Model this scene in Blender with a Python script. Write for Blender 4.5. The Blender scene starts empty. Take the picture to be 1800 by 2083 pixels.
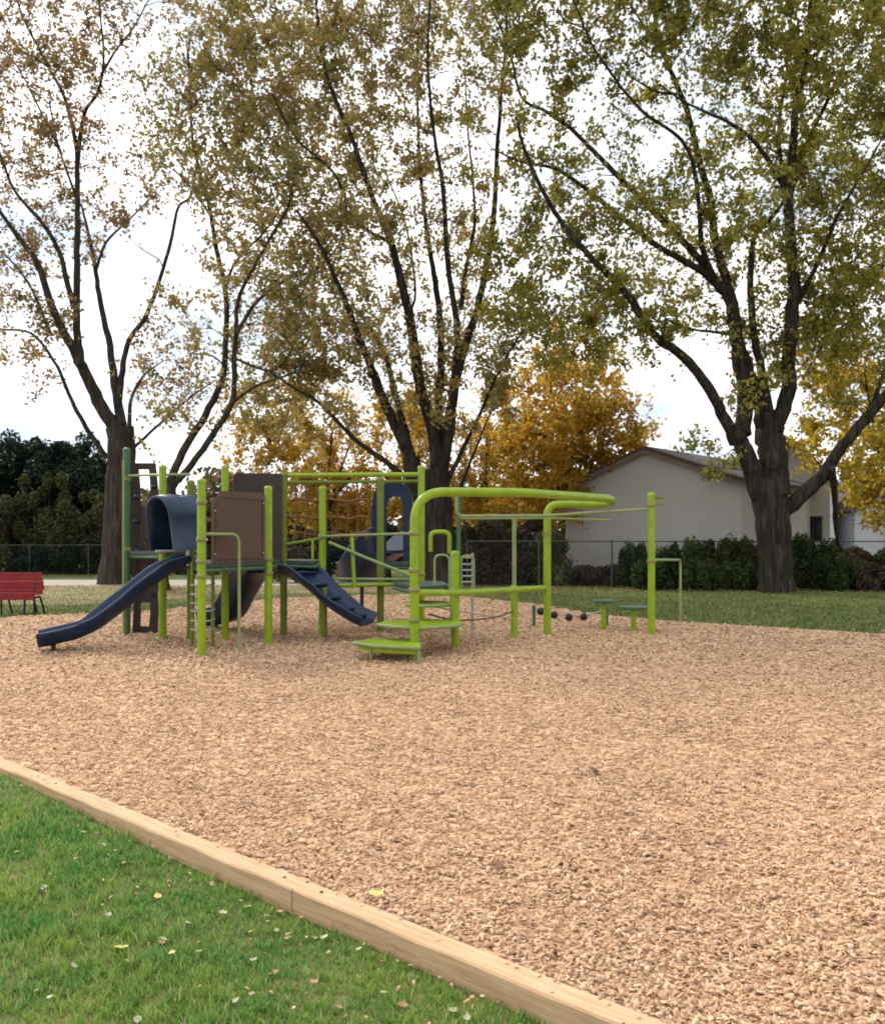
import bpy, math, random
import numpy as np
from mathutils import Vector, Matrix

random.seed(7)
rng = np.random.default_rng(11)
S = bpy.context.scene
COL = S.collection
F, HZ, CX, EYE = 1750.0, 1095.0, 900.0, 1.6      # focal length (px of the photo), horizon row, centre column, eye height
ZC = 0.08                                         # level of the wood chips


def X(px, d): return (px - CX) / F * d
def Z(py, d): return EYE - (py - HZ) / F * d
def PT(px, py, d): return (X(px, d), d, Z(py, d))
def DC(py): return (EYE - ZC) * F / (py - HZ)     # distance of a point of the chip bed seen at row py
def DG(py): return EYE * F / (py - HZ)


# ------------------------------------------------------------------ materials
def mat(name, base=(.5, .5, .5), rough=.6, ramp=None, scale=5., detail=4., bump=0., bscale=30., spec=.4,
        stretch=None, island=None, translucent=0., metallic=0., coat=0., mixn=None, bdist=.02):
    m = bpy.data.materials.new(name); m.use_nodes = True
    nt = m.node_tree; N = nt.nodes; L = nt.links
    b = N['Principled BSDF']; out = N['Material Output']
    b.inputs['Roughness'].default_value = rough
    b.inputs['Specular IOR Level'].default_value = spec
    b.inputs['Metallic'].default_value = metallic
    b.inputs['Coat Weight'].default_value = coat
    tc = N.new('ShaderNodeTexCoord'); mp = N.new('ShaderNodeMapping')
    L.new(tc.outputs['Object'], mp.inputs['Vector'])
    if stretch: mp.inputs['Scale'].default_value = stretch

    def rampnode(cols):
        r = N.new('ShaderNodeValToRGB'); e = r.color_ramp.elements
        while len(e) < len(cols): e.new(.5)
        for i, (p, c) in enumerate(cols):
            e[i].position = p; e[i].color = (*c, 1)
        return r
    colout = None
    if island:
        g = N.new('ShaderNodeNewGeometry'); r = rampnode(island); r.color_ramp.interpolation = 'LINEAR'
        L.new(g.outputs['Random Per Island'], r.inputs[0]); colout = r.outputs[0]
    if ramp:
        nz = N.new('ShaderNodeTexNoise'); nz.inputs['Scale'].default_value = scale; nz.inputs['Detail'].default_value = detail
        nz.inputs['Roughness'].default_value = .65
        L.new(mp.outputs[0], nz.inputs['Vector']); r = rampnode(ramp); L.new(nz.outputs[0], r.inputs[0])
        if colout:
            mx = N.new('ShaderNodeMix'); mx.data_type = 'RGBA'; mx.blend_type = 'MIX'; mx.inputs[0].default_value = .5 if mixn is None else mixn
            L.new(colout, mx.inputs[6]); L.new(r.outputs[0], mx.inputs[7]); colout = mx.outputs[2]
        else: colout = r.outputs[0]
    if colout: L.new(colout, b.inputs['Base Color'])
    else: b.inputs['Base Color'].default_value = (*base, 1)
    if bump:
        n2 = N.new('ShaderNodeTexNoise'); n2.inputs['Scale'].default_value = bscale; n2.inputs['Detail'].default_value = 5
        L.new(mp.outputs[0], n2.inputs['Vector'])
        bp = N.new('ShaderNodeBump'); bp.inputs['Strength'].default_value = bump; bp.inputs['Distance'].default_value = bdist
        L.new(n2.outputs[0], bp.inputs['Height']); L.new(bp.outputs[0], b.inputs['Normal'])
    if translucent:
        t = N.new('ShaderNodeBsdfTranslucent'); ms = N.new('ShaderNodeMixShader'); ms.inputs[0].default_value = translucent
        if colout: L.new(colout, t.inputs[0])
        else: t.inputs[0].default_value = (*base, 1)
        L.new(b.outputs[0], ms.inputs[1]); L.new(t.outputs[0], ms.inputs[2]); L.new(ms.outputs[0], out.inputs[0])
    return m


def two(c, k=.75, k2=1.2): return [(.3, tuple(v * k for v in c)), (.7, tuple(min(1, v * k2) for v in c))]


M = {}
M['lime'] = mat('lime_paint', ramp=two((.27, .405, .012), .82, 1.12), scale=6, rough=.35, coat=.15)
M['lime_pale'] = mat('pale_green_paint', ramp=two((.27, .34, .13), .85, 1.1), scale=6, rough=.4)
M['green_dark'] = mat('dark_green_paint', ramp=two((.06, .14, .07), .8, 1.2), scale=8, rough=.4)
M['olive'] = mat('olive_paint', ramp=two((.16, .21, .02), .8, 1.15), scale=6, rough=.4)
M['navy'] = mat('navy_plastic', ramp=two((.006, .023, .065), .7, 1.3), scale=4, rough=.33, bump=.08, bscale=60)
M['navy2'] = mat('slate_blue_plastic', ramp=two((.014, .038, .075), .7, 1.3), scale=3, rough=.4, bump=.1, bscale=60)
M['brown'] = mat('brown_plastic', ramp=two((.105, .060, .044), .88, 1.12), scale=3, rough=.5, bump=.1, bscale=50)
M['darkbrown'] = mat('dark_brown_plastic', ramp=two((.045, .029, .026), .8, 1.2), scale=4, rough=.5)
M['deck'] = mat('deck_coating', ramp=two((.06, .08, .07), .8, 1.2), scale=10, rough=.6)
M['clamp'] = mat('worn_clamp', ramp=two((.24, .25, .07), .75, 1.25), scale=10, rough=.45)
M['steel'] = mat('galvanised_steel', ramp=two((.42, .43, .40), .8, 1.15), scale=12, rough=.4, metallic=.3)
M['black'] = mat('black_rubber', base=(.012, .012, .013), rough=.5)
M['rope'] = mat('brown_rope', base=(.20, .09, .03), rough=.8)
M['red'] = mat('red_coating', ramp=two((.27, .012, .02), .7, 1.2), scale=8, rough=.45)
M['siding'] = mat('beige_siding', ramp=two((.52, .50, .48), .96, 1.04), scale=1.5, rough=.8)
M['white'] = mat('white_siding', ramp=two((.62, .63, .68), .95, 1.04), scale=2, rough=.7)
M['shingle'] = mat('roof_shingle', ramp=two((.09, .07, .065), .7, 1.3), scale=30, rough=.9, bump=.3, bscale=60)
M['fascia'] = mat('brown_fascia', ramp=two((.20, .14, .11), .85, 1.15), scale=8, rough=.7)
M['glass'] = mat('dark_glass', base=(.02, .025, .035), rough=.08, spec=.6)
M['wire'] = mat('fence_wire', base=(.07, .075, .075), rough=.6, metallic=.2)
M['bark'] = mat('maple_bark', ramp=[(.28, (.014, .011, .009)), (.5, (.042, .034, .028)), (.72, (.10, .085, .07))], scale=9, detail=7,
                stretch=(1, 1, .12), rough=.95, bump=.8, bscale=16, bdist=.05, spec=.1)
M['bark_sky_glow'] = mat('maple_bark_sky_glow', ramp=[(.28, (.02, .017, .014)), (.5, (.055, .046, .038)), (.72, (.12, .10, .08))], scale=9, detail=7,  # same bark, colour lightened to stand in for sky glow on the limbs
                stretch=(1, 1, .12), rough=.95, bump=.8, bscale=16, bdist=.05, spec=.1)
M['twig'] = mat('shrub_stem', ramp=two((.05, .035, .025)), scale=9, rough=.9, spec=.1)
M['dirt'] = mat('worn_dirt', ramp=[(.3, (.12, .13, .045)), (.5, (.26, .21, .11)), (.7, (.36, .28, .17))], scale=1.1, detail=8, rough=.95, bump=.3, bscale=40, spec=.1)
M['asphalt'] = mat('asphalt', ramp=two((.36, .32, .27), .85, 1.12), scale=3, rough=.9, bump=.2, bscale=80)

# wood chip bed
def chip_bed_mat():
    m = bpy.data.materials.new('wood_chip_bed'); m.use_nodes = True
    nt = m.node_tree; N = nt.nodes; L = nt.links; b = N['Principled BSDF']
    b.inputs['Roughness'].default_value = .9; b.inputs['Specular IOR Level'].default_value = .15
    tc = N.new('ShaderNodeTexCoord')
    wn = N.new('ShaderNodeTexNoise'); wn.inputs['Scale'].default_value = 14; wn.inputs['Detail'].default_value = 3
    L.new(tc.outputs['Object'], wn.inputs['Vector'])
    mx = N.new('ShaderNodeMix'); mx.data_type = 'VECTOR'; mx.inputs[0].default_value = .05
    L.new(tc.outputs['Object'], mx.inputs[4]); L.new(wn.outputs['Color'], mx.inputs[5])
    v = N.new('ShaderNodeTexVoronoi'); v.inputs['Scale'].default_value = 26; v.inputs['Randomness'].default_value = 1
    L.new(mx.outputs[1], v.inputs['Vector'])
    r = N.new('ShaderNodeValToRGB'); e = r.color_ramp.elements
    cs = [(0, (.15, .085, .047)), (.18, (.34, .20, .12)), (.5, (.53, .33, .195)), (.8, (.64, .42, .25)), (1, (.78, .57, .38))]
    while len(e) < len(cs): e.new(.5)
    for i, (p, c) in enumerate(cs): e[i].position = p; e[i].color = (*c, 1)
    sp = N.new('ShaderNodeSeparateColor'); L.new(v.outputs['Color'], sp.inputs[0]); L.new(sp.outputs[0], r.inputs[0])
    big = N.new('ShaderNodeTexNoise'); big.inputs['Scale'].default_value = .9; big.inputs['Detail'].default_value = 5
    L.new(tc.outputs['Object'], big.inputs['Vector'])
    r2 = N.new('ShaderNodeValToRGB'); r2.color_ramp.elements[0].position = .3; r2.color_ramp.elements[0].color = (.82, .80, .79, 1)
    r2.color_ramp.elements[1].position = .7; r2.color_ramp.elements[1].color = (1.06, 1.03, 1, 1)
    L.new(big.outputs[0], r2.inputs[0])
    mu = N.new('ShaderNodeMix'); mu.data_type = 'RGBA'; mu.blend_type = 'MULTIPLY'; mu.inputs[0].default_value = 1
    L.new(r.outputs[0], mu.inputs[6]); L.new(r2.outputs[0], mu.inputs[7]); L.new(mu.outputs[2], b.inputs['Base Color'])
    bp = N.new('ShaderNodeBump'); bp.inputs['Strength'].default_value = .9; bp.inputs['Distance'].default_value = .02
    L.new(sp.outputs[1], bp.inputs['Height']); L.new(bp.outputs[0], b.inputs['Normal'])
    return m


M['bed'] = chip_bed_mat()
M['chip'] = mat('wood_chip', island=[(0, (.20, .11, .06)), (.07, (.36, .21, .125)), (.3, (.52, .32, .185)), (.65, (.65, .42, .25)), (.9, (.75, .53, .34)), (1, (.84, .68, .50))],
                rough=.85, spec=.15, ramp=[(.36, (.48, .31, .22)), (.64, (.78, .53, .33))], scale=.7, detail=6, mixn=.28)
M['grassbed'] = mat('lawn_soil', ramp=[(.3, (.06, .08, .025)), (.5, (.12, .14, .045)), (.68, (.24, .19, .09))], scale=1.3, detail=9, rough=.95, bump=.5, bscale=50, spec=.1)
M['blade'] = mat('grass_blade', island=[(0, (.03, .10, .018)), (.3, (.10, .29, .04)), (.7, (.24, .46, .08)), (.9, (.42, .56, .17)), (1, (.70, .64, .36))],
                 rough=.5, translucent=.35, spec=.3, ramp=[(.38, (.06, .24, .055)), (.62, (.42, .46, .11))], scale=2.2, mixn=.42)
M['fargrass'] = mat('far_grass_blade', island=[(0, (.06, .10, .022)), (.5, (.13, .20, .04)), (.9, (.22, .27, .07)), (1, (.36, .30, .14))], rough=.7, translucent=.3)


def plank_mat(name, k):
    return mat(name, ramp=[(.2, (.24 * k, .17 * k, .12 * k)), (.33, (.46 * k, .29 * k, .17 * k)), (.5, (.60 * k, .385 * k, .225 * k)), (.75, (.72 * k, .49 * k, .31 * k))], scale=5, detail=8,
               stretch=(.6, 9, 9), rough=.85, bump=.5, bscale=14, spec=.2, bdist=.006)


M['timber'] = plank_mat('border_timber', 1.)


def leafmat(name, cols, tr=.62, clump=None):
    n = len(cols)
    kw = dict(ramp=[(.4, clump[0]), (.62, clump[1])], scale=.55, detail=3, mixn=.42) if clump else {}
    return mat(name, island=[(i / (n - 1), c) for i, c in enumerate(cols)], rough=.6, translucent=tr, spec=.2, **kw)


# ------------------------------------------------------------------ mesh builders
def mesh_obj(name, verts, faces_or_loops, material, parent=None, smooth=False, sizes=None):
    me = bpy.data.meshes.new(name)
    if sizes is None:
        me.from_pydata(verts, [], faces_or_loops)
    else:
        v = np.asarray(verts, dtype=np.float32); lo = np.asarray(faces_or_loops, dtype=np.int32).ravel(); sz = np.asarray(sizes, dtype=np.int32)
        me.vertices.add(len(v)); me.vertices.foreach_set('co', v.ravel())
        me.loops.add(len(lo)); me.loops.foreach_set('vertex_index', lo)
        me.polygons.add(len(sz)); st = np.concatenate([[0], np.cumsum(sz)[:-1]]).astype(np.int32)
        me.polygons.foreach_set('loop_start', st); me.polygons.foreach_set('loop_total', sz)
        me.update(calc_edges=True)
    me.validate(); me.materials.append(material)
    if smooth is True:
        me.polygons.foreach_set('use_smooth', np.ones(len(me.polygons), dtype=bool))
    elif smooth is not False and len(smooth) == len(me.polygons):
        me.polygons.foreach_set('use_smooth', np.asarray(smooth, dtype=bool))
    o = bpy.data.objects.new(name, me); COL.objects.link(o)
    if parent is not None: setp(o, parent)
    return o


def setp(o, parent):
    o.parent = parent
    o.matrix_parent_inverse = world_of(parent).inverted()


def world_of(o):
    m = Matrix.LocRotScale(o.location, o.rotation_euler, o.scale)
    return m if o.parent is None else world_of(o.parent) @ o.matrix_parent_inverse @ m


def tag(o, label=None, cat=None, group=None, kind=None):
    if label: o['label'] = label
    if cat: o['category'] = cat
    if group: o['group'] = group
    if kind: o['kind'] = kind
    return o


def empty(name, loc, label, cat, group=None):
    o = bpy.data.objects.new(name, None); COL.objects.link(o); o.location = loc
    o.empty_display_size = .2
    return tag(o, label, cat, group)


class MB:
    def __init__(s): s.v = []; s.f = []; s.sm = []
    def add(s, vs, fs, sm=False):
        n = len(s.v); s.v += [tuple(v) for v in vs]; s.f += [tuple(i + n for i in f) for f in fs]; s.sm += [sm] * len(fs); return s
    def tube(s, pts, r, n=10, cap=True):
        pts = [Vector(p) for p in pts]
        rr = r if hasattr(r, '__len__') else [r] * len(pts)
        vs = []; fs = []; ref = None
        for i, p in enumerate(pts):
            t = (pts[min(i + 1, len(pts) - 1)] - pts[max(i - 1, 0)])
            if t.length < 1e-9: t = Vector((0, 0, 1))
            t.normalize()
            if ref is None:
                ref = t.orthogonal().normalized()
            else:
                ref = (ref - t * ref.dot(t));
                ref = ref.normalized() if ref.length > 1e-6 else t.orthogonal().normalized()
            bn = t.cross(ref)
            for k in range(n):
                a = 2 * math.pi * k / n
                vs.append(p + (ref * math.cos(a) + bn * math.sin(a)) * rr[i])
        for i in range(len(pts) - 1):
            for k in range(n):
                a = i * n + k; b = i * n + (k + 1) % n
                fs.append((a, b, b + n, a + n))
        s.add(vs, fs, True)
        if cap:
            s.add(vs[:n], [tuple(reversed(range(n)))]); s.add(vs[-n:], [tuple(range(n))])
        return s
    def box(s, c, sz, rz=0., bev=.0, m=None):
        hx, hy, hz = [q / 2 for q in sz]
        b = min(bev, hx * .45, hy * .45, hz * .45)
        if b <= 0:
            vs = [(x, y, z) for z in (-hz, hz) for x, y in ((-hx, -hy), (hx, -hy), (hx, hy), (-hx, hy))]
            fs = [(3, 2, 1, 0), (4, 5, 6, 7), (0, 1, 5, 4), (1, 2, 6, 5), (2, 3, 7, 6), (3, 0, 4, 7)]
        else:
            vs = []
            lay = [(-hz, b), (-hz + b, 0), (hz - b, 0), (hz, b)]
            for z, q in lay:
                x, y = hx - q, hy - q
                vs += [(-x + b, -y, z), (x - b, -y, z), (x, -y + b, z), (x, y - b, z), (x - b, y, z), (-x + b, y, z), (-x, y - b, z), (-x, -y + b, z)]
            fs = [tuple(reversed(range(8))), tuple(range(24, 32))]
            for l in range(3):
                for k in range(8):
                    a = l * 8 + k; c2 = l * 8 + (k + 1) % 8
                    fs.append((a, c2, c2 + 8, a + 8))
        R = Matrix.Rotation(rz, 4, 'Z') if m is None else m
        C = Vector(c)
        return s.add([C + (R @ Vector(v)) for v in vs], fs)
    def plate(s, poly, z0, z1):                      # vertical prism over a plan polygon
        n = len(poly); vs = [(x, y, z0) for x, y in poly] + [(x, y, z1) for x, y in poly]
        fs = [tuple(reversed(range(n))), tuple(range(n, 2 * n))] + [(k, (k + 1) % n, (k + 1) % n + n, k + n) for k in range(n)]
        return s.add(vs, fs)
    def panel(s, p0, p1, prof, th):                  # upright panel from p0 to p1 (plan), outline prof = [(u, z)], thickness th
        a = Vector((p0[0], p0[1], 0)); d = Vector((p1[0] - p0[0], p1[1] - p0[1], 0)); nn = Vector((-d.y, d.x, 0)).normalized() * th / 2
        n = len(prof)
        vs = [a + d * u - nn + Vector((0, 0, z)) for u, z in prof] + [a + d * u + nn + Vector((0, 0, z)) for u, z in prof]
        fs = [tuple(range(n)), tuple(reversed(range(n, 2 * n)))] + [((k + 1) % n, k, k + n, (k + 1) % n + n) for k in range(n)]
        return s.add(vs, fs)
    def sphere(s, c, r, n=12, m=8, sz=1.):
        c = Vector(c); vs = []; fs = []
        for i in range(1, m):
            a = math.pi * i / m
            for k in range(n):
                b = 2 * math.pi * k / n
                vs.append(c + Vector((math.sin(a) * math.cos(b) * r, math.sin(a) * math.sin(b) * r, math.cos(a) * r * sz)))
        for i in range(m - 2):
            for k in range(n):
                a = i * n + k; b = i * n + (k + 1) % n; fs.append((b, a, a + n, b + n))
        vs.append(c + Vector((0, 0, r * sz))); vs.append(c - Vector((0, 0, r * sz)))
        t = len(vs) - 2
        for k in range(n):
            fs.append((t, k, (k + 1) % n)); fs.append((t + 1, (m - 2) * n + (k + 1) % n, (m - 2) * n + k))
        return s.add(vs, fs, True)
    def build(s, name, material, parent=None): return mesh_obj(name, s.v, s.f, material, parent, s.sm)


def bend(pts, r=.15, n=6):
    """polyline with its inner corners rounded"""
    P = [Vector(p) for p in pts]; out = [P[0]]
    for i in range(1, len(P) - 1):
        a = (P[i - 1] - P[i]); b = (P[i + 1] - P[i]); q = min(r, a.length * .48, b.length * .48)
        A = P[i] + a.normalized() * q; B = P[i] + b.normalized() * q
        for k in range(n + 1):
            t = k / n; out.append(A.lerp(P[i], t).lerp(P[i].lerp(B, t), t))
    out.append(P[-1]); return out


def catmull(pts, n=5):
    P = [Vector(p) for p in pts]; Q = [P[0] * 2 - P[1]] + P + [P[-1] * 2 - P[-2]]; out = []
    for i in range(1, len(Q) - 2):
        for k in range(n):
            t = k / n; a, b, c, d = Q[i - 1], Q[i], Q[i + 1], Q[i + 2]
            out.append(.5 * ((2 * b) + (c - a) * t + (2 * a - 5 * b + 4 * c - d) * t * t + (3 * b - a - 3 * c + d) * t ** 3))
    out.append(P[-1]); return out


# ------------------------------------------------------------------ camera, world, sun
cam = bpy.data.cameras.new('camera'); co = bpy.data.objects.new('camera', cam); COL.objects.link(co); S.camera = co
co.location = (0, 0, EYE); co.rotation_euler = (math.radians(90), 0, 0)
cam.sensor_fit = 'HORIZONTAL'; cam.sensor_width = 36; cam.lens = 35; cam.shift_y = (HZ - 1041.5) / 1800
cam.clip_start = .05; cam.clip_end = 2000

SUN_EL, SUN_AZ = math.radians(38), math.radians(-38)         # ahead and to the left, behind thin cloud
W = bpy.data.worlds.new('World'); S.world = W; W.use_nodes = True
nt = W.node_tree; N = nt.nodes; L = nt.links; bg = N['Background']; bg.inputs[1].default_value = .088
sky = N.new('ShaderNodeTexSky'); sky.sky_type = 'NISHITA'; sky.sun_disc = False; sky.sun_elevation = SUN_EL; sky.sun_rotation = SUN_AZ
tc = N.new('ShaderNodeTexCoord'); mp = N.new('ShaderNodeMapping'); mp.inputs['Scale'].default_value = (1, 1, 2.2)
L.new(tc.outputs['Generated'], mp.inputs[0])
nz = N.new('ShaderNodeTexNoise'); nz.inputs['Scale'].default_value = 3.2; nz.inputs['Detail'].default_value = 7; L.new(mp.outputs[0], nz.inputs[0])
cr = N.new('ShaderNodeValToRGB'); cr.color_ramp.elements[0].position = .34; cr.color_ramp.elements[0].color = (.78, .78, .78, 1)
cr.color_ramp.elements[1].position = .52; cr.color_ramp.elements[1].color = (1, 1, 1, 1); L.new(nz.outputs[0], cr.inputs[0])
n2 = N.new('ShaderNodeTexNoise'); n2.inputs['Scale'].default_value = 5; n2.inputs['Detail'].default_value = 6; L.new(mp.outputs[0], n2.inputs[0])
c2 = N.new('ShaderNodeValToRGB'); c2.color_ramp.elements[0].position = .36; c2.color_ramp.elements[0].color = (6.2, 7.0, 8.2, 1)
c2.color_ramp.elements[1].position = .57; c2.color_ramp.elements[1].color = (13.0, 12.9, 13.0, 1); L.new(n2.outputs[0], c2.inputs[0])
mx = N.new('ShaderNodeMix'); mx.data_type = 'RGBA'; L.new(cr.outputs[0], mx.inputs[0]); L.new(sky.outputs[0], mx.inputs[6]); L.new(c2.outputs[0], mx.inputs[7])
vd = N.new('ShaderNodeVectorMath'); vd.operation = 'DOT_PRODUCT'; L.new(tc.outputs['Generated'], vd.inputs[0]); vd.inputs[1].default_value = (math.sin(SUN_AZ) * math.cos(SUN_EL), math.cos(SUN_AZ) * math.cos(SUN_EL), math.sin(SUN_EL))
mr = N.new('ShaderNodeMapRange'); mr.inputs['From Min'].default_value = -.8; mr.inputs['From Max'].default_value = 1; mr.inputs['To Min'].default_value = .62; mr.inputs['To Max'].default_value = 1.3; L.new(vd.outputs['Value'], mr.inputs['Value'])
sc_ = N.new('ShaderNodeVectorMath'); sc_.operation = 'SCALE'; L.new(mx.outputs[2], sc_.inputs[0]); L.new(mr.outputs[0], sc_.inputs['Scale'])
L.new(sc_.outputs[0], bg.inputs[0])
sl = bpy.data.lights.new('sun', 'SUN'); so = bpy.data.objects.new('sun', sl); COL.objects.link(so)
sl.energy = 2.3; sl.angle = math.radians(11); sl.color = (1, .93, .82)
sd = Vector((math.sin(SUN_AZ) * math.cos(SUN_EL), math.cos(SUN_AZ) * math.cos(SUN_EL), math.sin(SUN_EL)))
so.rotation_euler = sd.to_track_quat('Z', 'Y').to_euler(); so.location = (-10, 10, 20)
S.view_settings.view_transform = 'Standard'; S.view_settings.look = 'None'; S.view_settings.exposure = 0.5; S.view_settings.gamma = 1
S.render.film_transparent = False
try: S.cycles.filter_width = 1.9
except Exception: pass

# ------------------------------------------------------------------ ground
g = MB(); g.add([(-400, -60, 0), (400, -60, 0), (400, 700, 0), (-400, 700, 0)], [(0, 1, 2, 3)])
tag(g.build('ground', M['grassbed']), kind='structure')

# border line (outer foot of the timbers): B0 + u * BD ; chips lie on the far/right side
B0 = Vector((-.625, 3.644)); BD = Vector((1, -.87)).normalized(); BN = Vector((.87, 1)).normalized()     # BN points to the chips
def side(x, y): return (x - B0.x) * BN.x + (y - B0.y) * BN.y
TW, TH = .107, .108


def lawn_z(x, y):
    u = (np.asarray(x) - B0.x) * BD.x + (np.asarray(y) - B0.y) * BD.y
    t = np.clip((-u - .2) / 3.2, 0, 1)
    return .006 + .062 * t * t * (3 - 2 * t) + .004 * np.sin(np.asarray(x) * 6) * np.sin(np.asarray(y) * 5)


far_edge = [(-14, 15.0), (-8.7, 16.8), (-6.3, 18.6), (-4, 22.6), (0, 24.0), (2.2, 20.5), (3.2, 17.6), (4.45, 16.0), (7.2, 14.0), (12, 10.5)]
bed_poly = []
u0, u1 = -9.5, 9.0
pa = B0 + BD * u0 + BN * (TW * .5); pb = B0 + BD * u1 + BN * (TW * .5)
bed_poly = [(pa.x, pa.y)] + far_edge + [(13, 2), (pb.x, pb.y)]
bp_ = np.array(bed_poly)


def inside(x, y):
    x = np.asarray(x); y = np.asarray(y); r = np.zeros(x.shape, bool); n = len(bp_)
    for i in range(n):
        x0, y0 = bp_[i]; x1, y1 = bp_[(i + 1) % n]
        c = ((y0 > y) != (y1 > y)) & (x < (x1 - x0) * (y - y0) / (y1 - y0 + 1e-12) + x0); r ^= c
    return r


def seg_dist(x, y):
    x = np.asarray(x, float); y = np.asarray(y, float); best = np.full(x.shape, 1e9)
    P = far_edge
    for (x0, y0), (x1, y1) in zip(P[:-1], P[1:]):
        dx, dy = x1 - x0, y1 - y0; t = np.clip(((x - x0) * dx + (y - y0) * dy) / (dx * dx + dy * dy), 0, 1)
        best = np.minimum(best, np.hypot(x - x0 - t * dx, y - y0 - t * dy))
    return best


def bed_z(x, y):
    x = np.asarray(x, float); y = np.asarray(y, float)
    z = ZC + .012 * np.sin(x * 1.7 + .6 * np.sin(y * .9)) * np.sin(y * 1.3 + .8) + .006 * np.sin(x * 5.1 + y * 3.3)
    z = z + .02 * np.clip(1 - np.abs(side_np(x, y) - TW) / .35, 0, 1)
    e = np.clip(seg_dist(x, y) / .6, 0, 1)
    return z * e + .008 * (1 - e)


def side_np(x, y): return (x - B0.x) * BN.x + (y - B0.y) * BN.y


# near lawn, rising a little against the timbers towards the left
uu = np.arange(-12, 9.01, .12); ss = -np.concatenate([[-.03], np.arange(.1, 9.01, .15)])
UU, SS = np.meshgrid(uu, ss, indexing='ij')
LX = B0.x + BD.x * UU + BN.x * SS; LY = B0.y + BD.y * UU + BN.y * SS; LZ = lawn_z(LX, LY)
n0, n1 = UU.shape; I = np.arange(n0 * n1).reshape(n0, n1)
qf = np.stack([I[:-1, :-1], I[:-1, 1:], I[1:, 1:], I[1:, :-1]], -1).reshape(-1, 4)
tag(mesh_obj('lawn', np.stack([LX, LY, LZ], -1).reshape(-1, 3), qf, M['grassbed'], smooth=True, sizes=np.full(len(qf), 4)), kind='structure')

# bed as a grid clipped to the outline
gx = np.arange(-16, 14, .2); gy = np.arange(-6, 25, .2)
GX, GY = np.meshgrid(gx, gy, indexing='ij')
ins = inside(GX, GY)
idx = -np.ones(GX.shape, int)
cell = ins[:-1, :-1] | ins[1:, :-1] | ins[:-1, 1:] | ins[1:, 1:]
use = np.zeros(GX.shape, bool); use[:-1, :-1] |= cell; use[1:, :-1] |= cell; use[:-1, 1:] |= cell; use[1:, 1:] |= cell
# pull outside vertices along the border back under the timber
SX, SY = GX.copy(), GY.copy(); sd_ = side_np(SX, SY); m_ = sd_ < TW * .5
SX[m_] += (TW * .5 - sd_[m_]) * BN.x; SY[m_] += (TW * .5 - sd_[m_]) * BN.y
idx[use] = np.arange(use.sum())
zz = bed_z(SX, SY)
vv = np.stack([SX[use], SY[use], zz[use]], 1)
ii, jj = np.nonzero(cell)
q = np.stack([idx[ii, jj], idx[ii + 1, jj], idx[ii + 1, jj + 1], idx[ii, jj + 1]], 1)
tag(mesh_obj('wood_chip_ground', vv, q, M['bed'], smooth=True, sizes=np.full(len(q), 4)), kind='structure')


def rot_mats(yaw, pitch, roll):
    cy, sy, cp, sp, cr_, sr = np.cos(yaw), np.sin(yaw), np.cos(pitch), np.sin(pitch), np.cos(roll), np.sin(roll)
    R = np.empty((len(yaw), 3, 3))
    R[:, 0, 0] = cy * cp; R[:, 0, 1] = cy * sp * sr - sy * cr_; R[:, 0, 2] = cy * sp * cr_ + sy * sr
    R[:, 1, 0] = sy * cp; R[:, 1, 1] = sy * sp * sr + cy * cr_; R[:, 1, 2] = sy * sp * cr_ - cy * sr
    R[:, 2, 0] = -sp; R[:, 2, 1] = cp * sr; R[:, 2, 2] = cp * cr_
    return R


def polar(n, d0, d1, half, c=0):
    d = np.exp(rng.uniform(math.log(d0), math.log(d1), n)); t = rng.uniform(c - half, c + half, n)
    return d * np.sin(t), d * np.cos(t), d


def scatter_boxes(name, x, y, z, sz, tilt, material):
    n = len(x)
    base = np.array([(-1, -1, 0), (1, -1, 0), (1, 1, 0), (-1, 1, 0), (-.8, -.8, 1), (.85, -.75, 1), (.8, .8, 1), (-.85, .8, 1)], float)
    R = rot_mats(rng.uniform(0, 6.28, n), rng.normal(0, tilt, n), rng.normal(0, tilt, n))
    loc = base[None] * sz[:, None, :]
    loc[:, :, :2] *= rng.uniform(.75, 1.2, (n, 8, 1))
    v = np.einsum('nij,nkj->nki', R, loc) + np.stack([x, y, z], 1)[:, None, :]
    f = np.array([(4, 5, 6, 7), (0, 1, 5, 4), (1, 2, 6, 5), (2, 3, 7, 6), (3, 0, 4, 7)])
    fa = (np.arange(n)[:, None, None] * 8 + f[None]).reshape(-1, 4)
    return mesh_obj(name, v.reshape(-1, 3), fa, material, sizes=np.full(len(fa), 4))


x, y, d = polar(240000, 2.2, 24, .78)
k = inside(x, y) & (side_np(x, y) > TW + .01); x, y, d = x[k], y[k], d[k]
gs = np.clip(d / 7.5, .85, 2.2)
sz = np.stack([rng.uniform(.008, .021, len(x)) * gs, rng.uniform(.004, .010, len(x)) * gs, rng.uniform(.003, .006, len(x)) * gs], 1)
spl = rng.uniform(0, 1, len(x)); sz[spl < .12] *= np.array([1.7, .45, .7]); sz[spl > .6] *= .6
# hollow worn at the foot of the slide, and small heaps
z = bed_z(x, y) + rng.uniform(-.004, .016, len(x))
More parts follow.
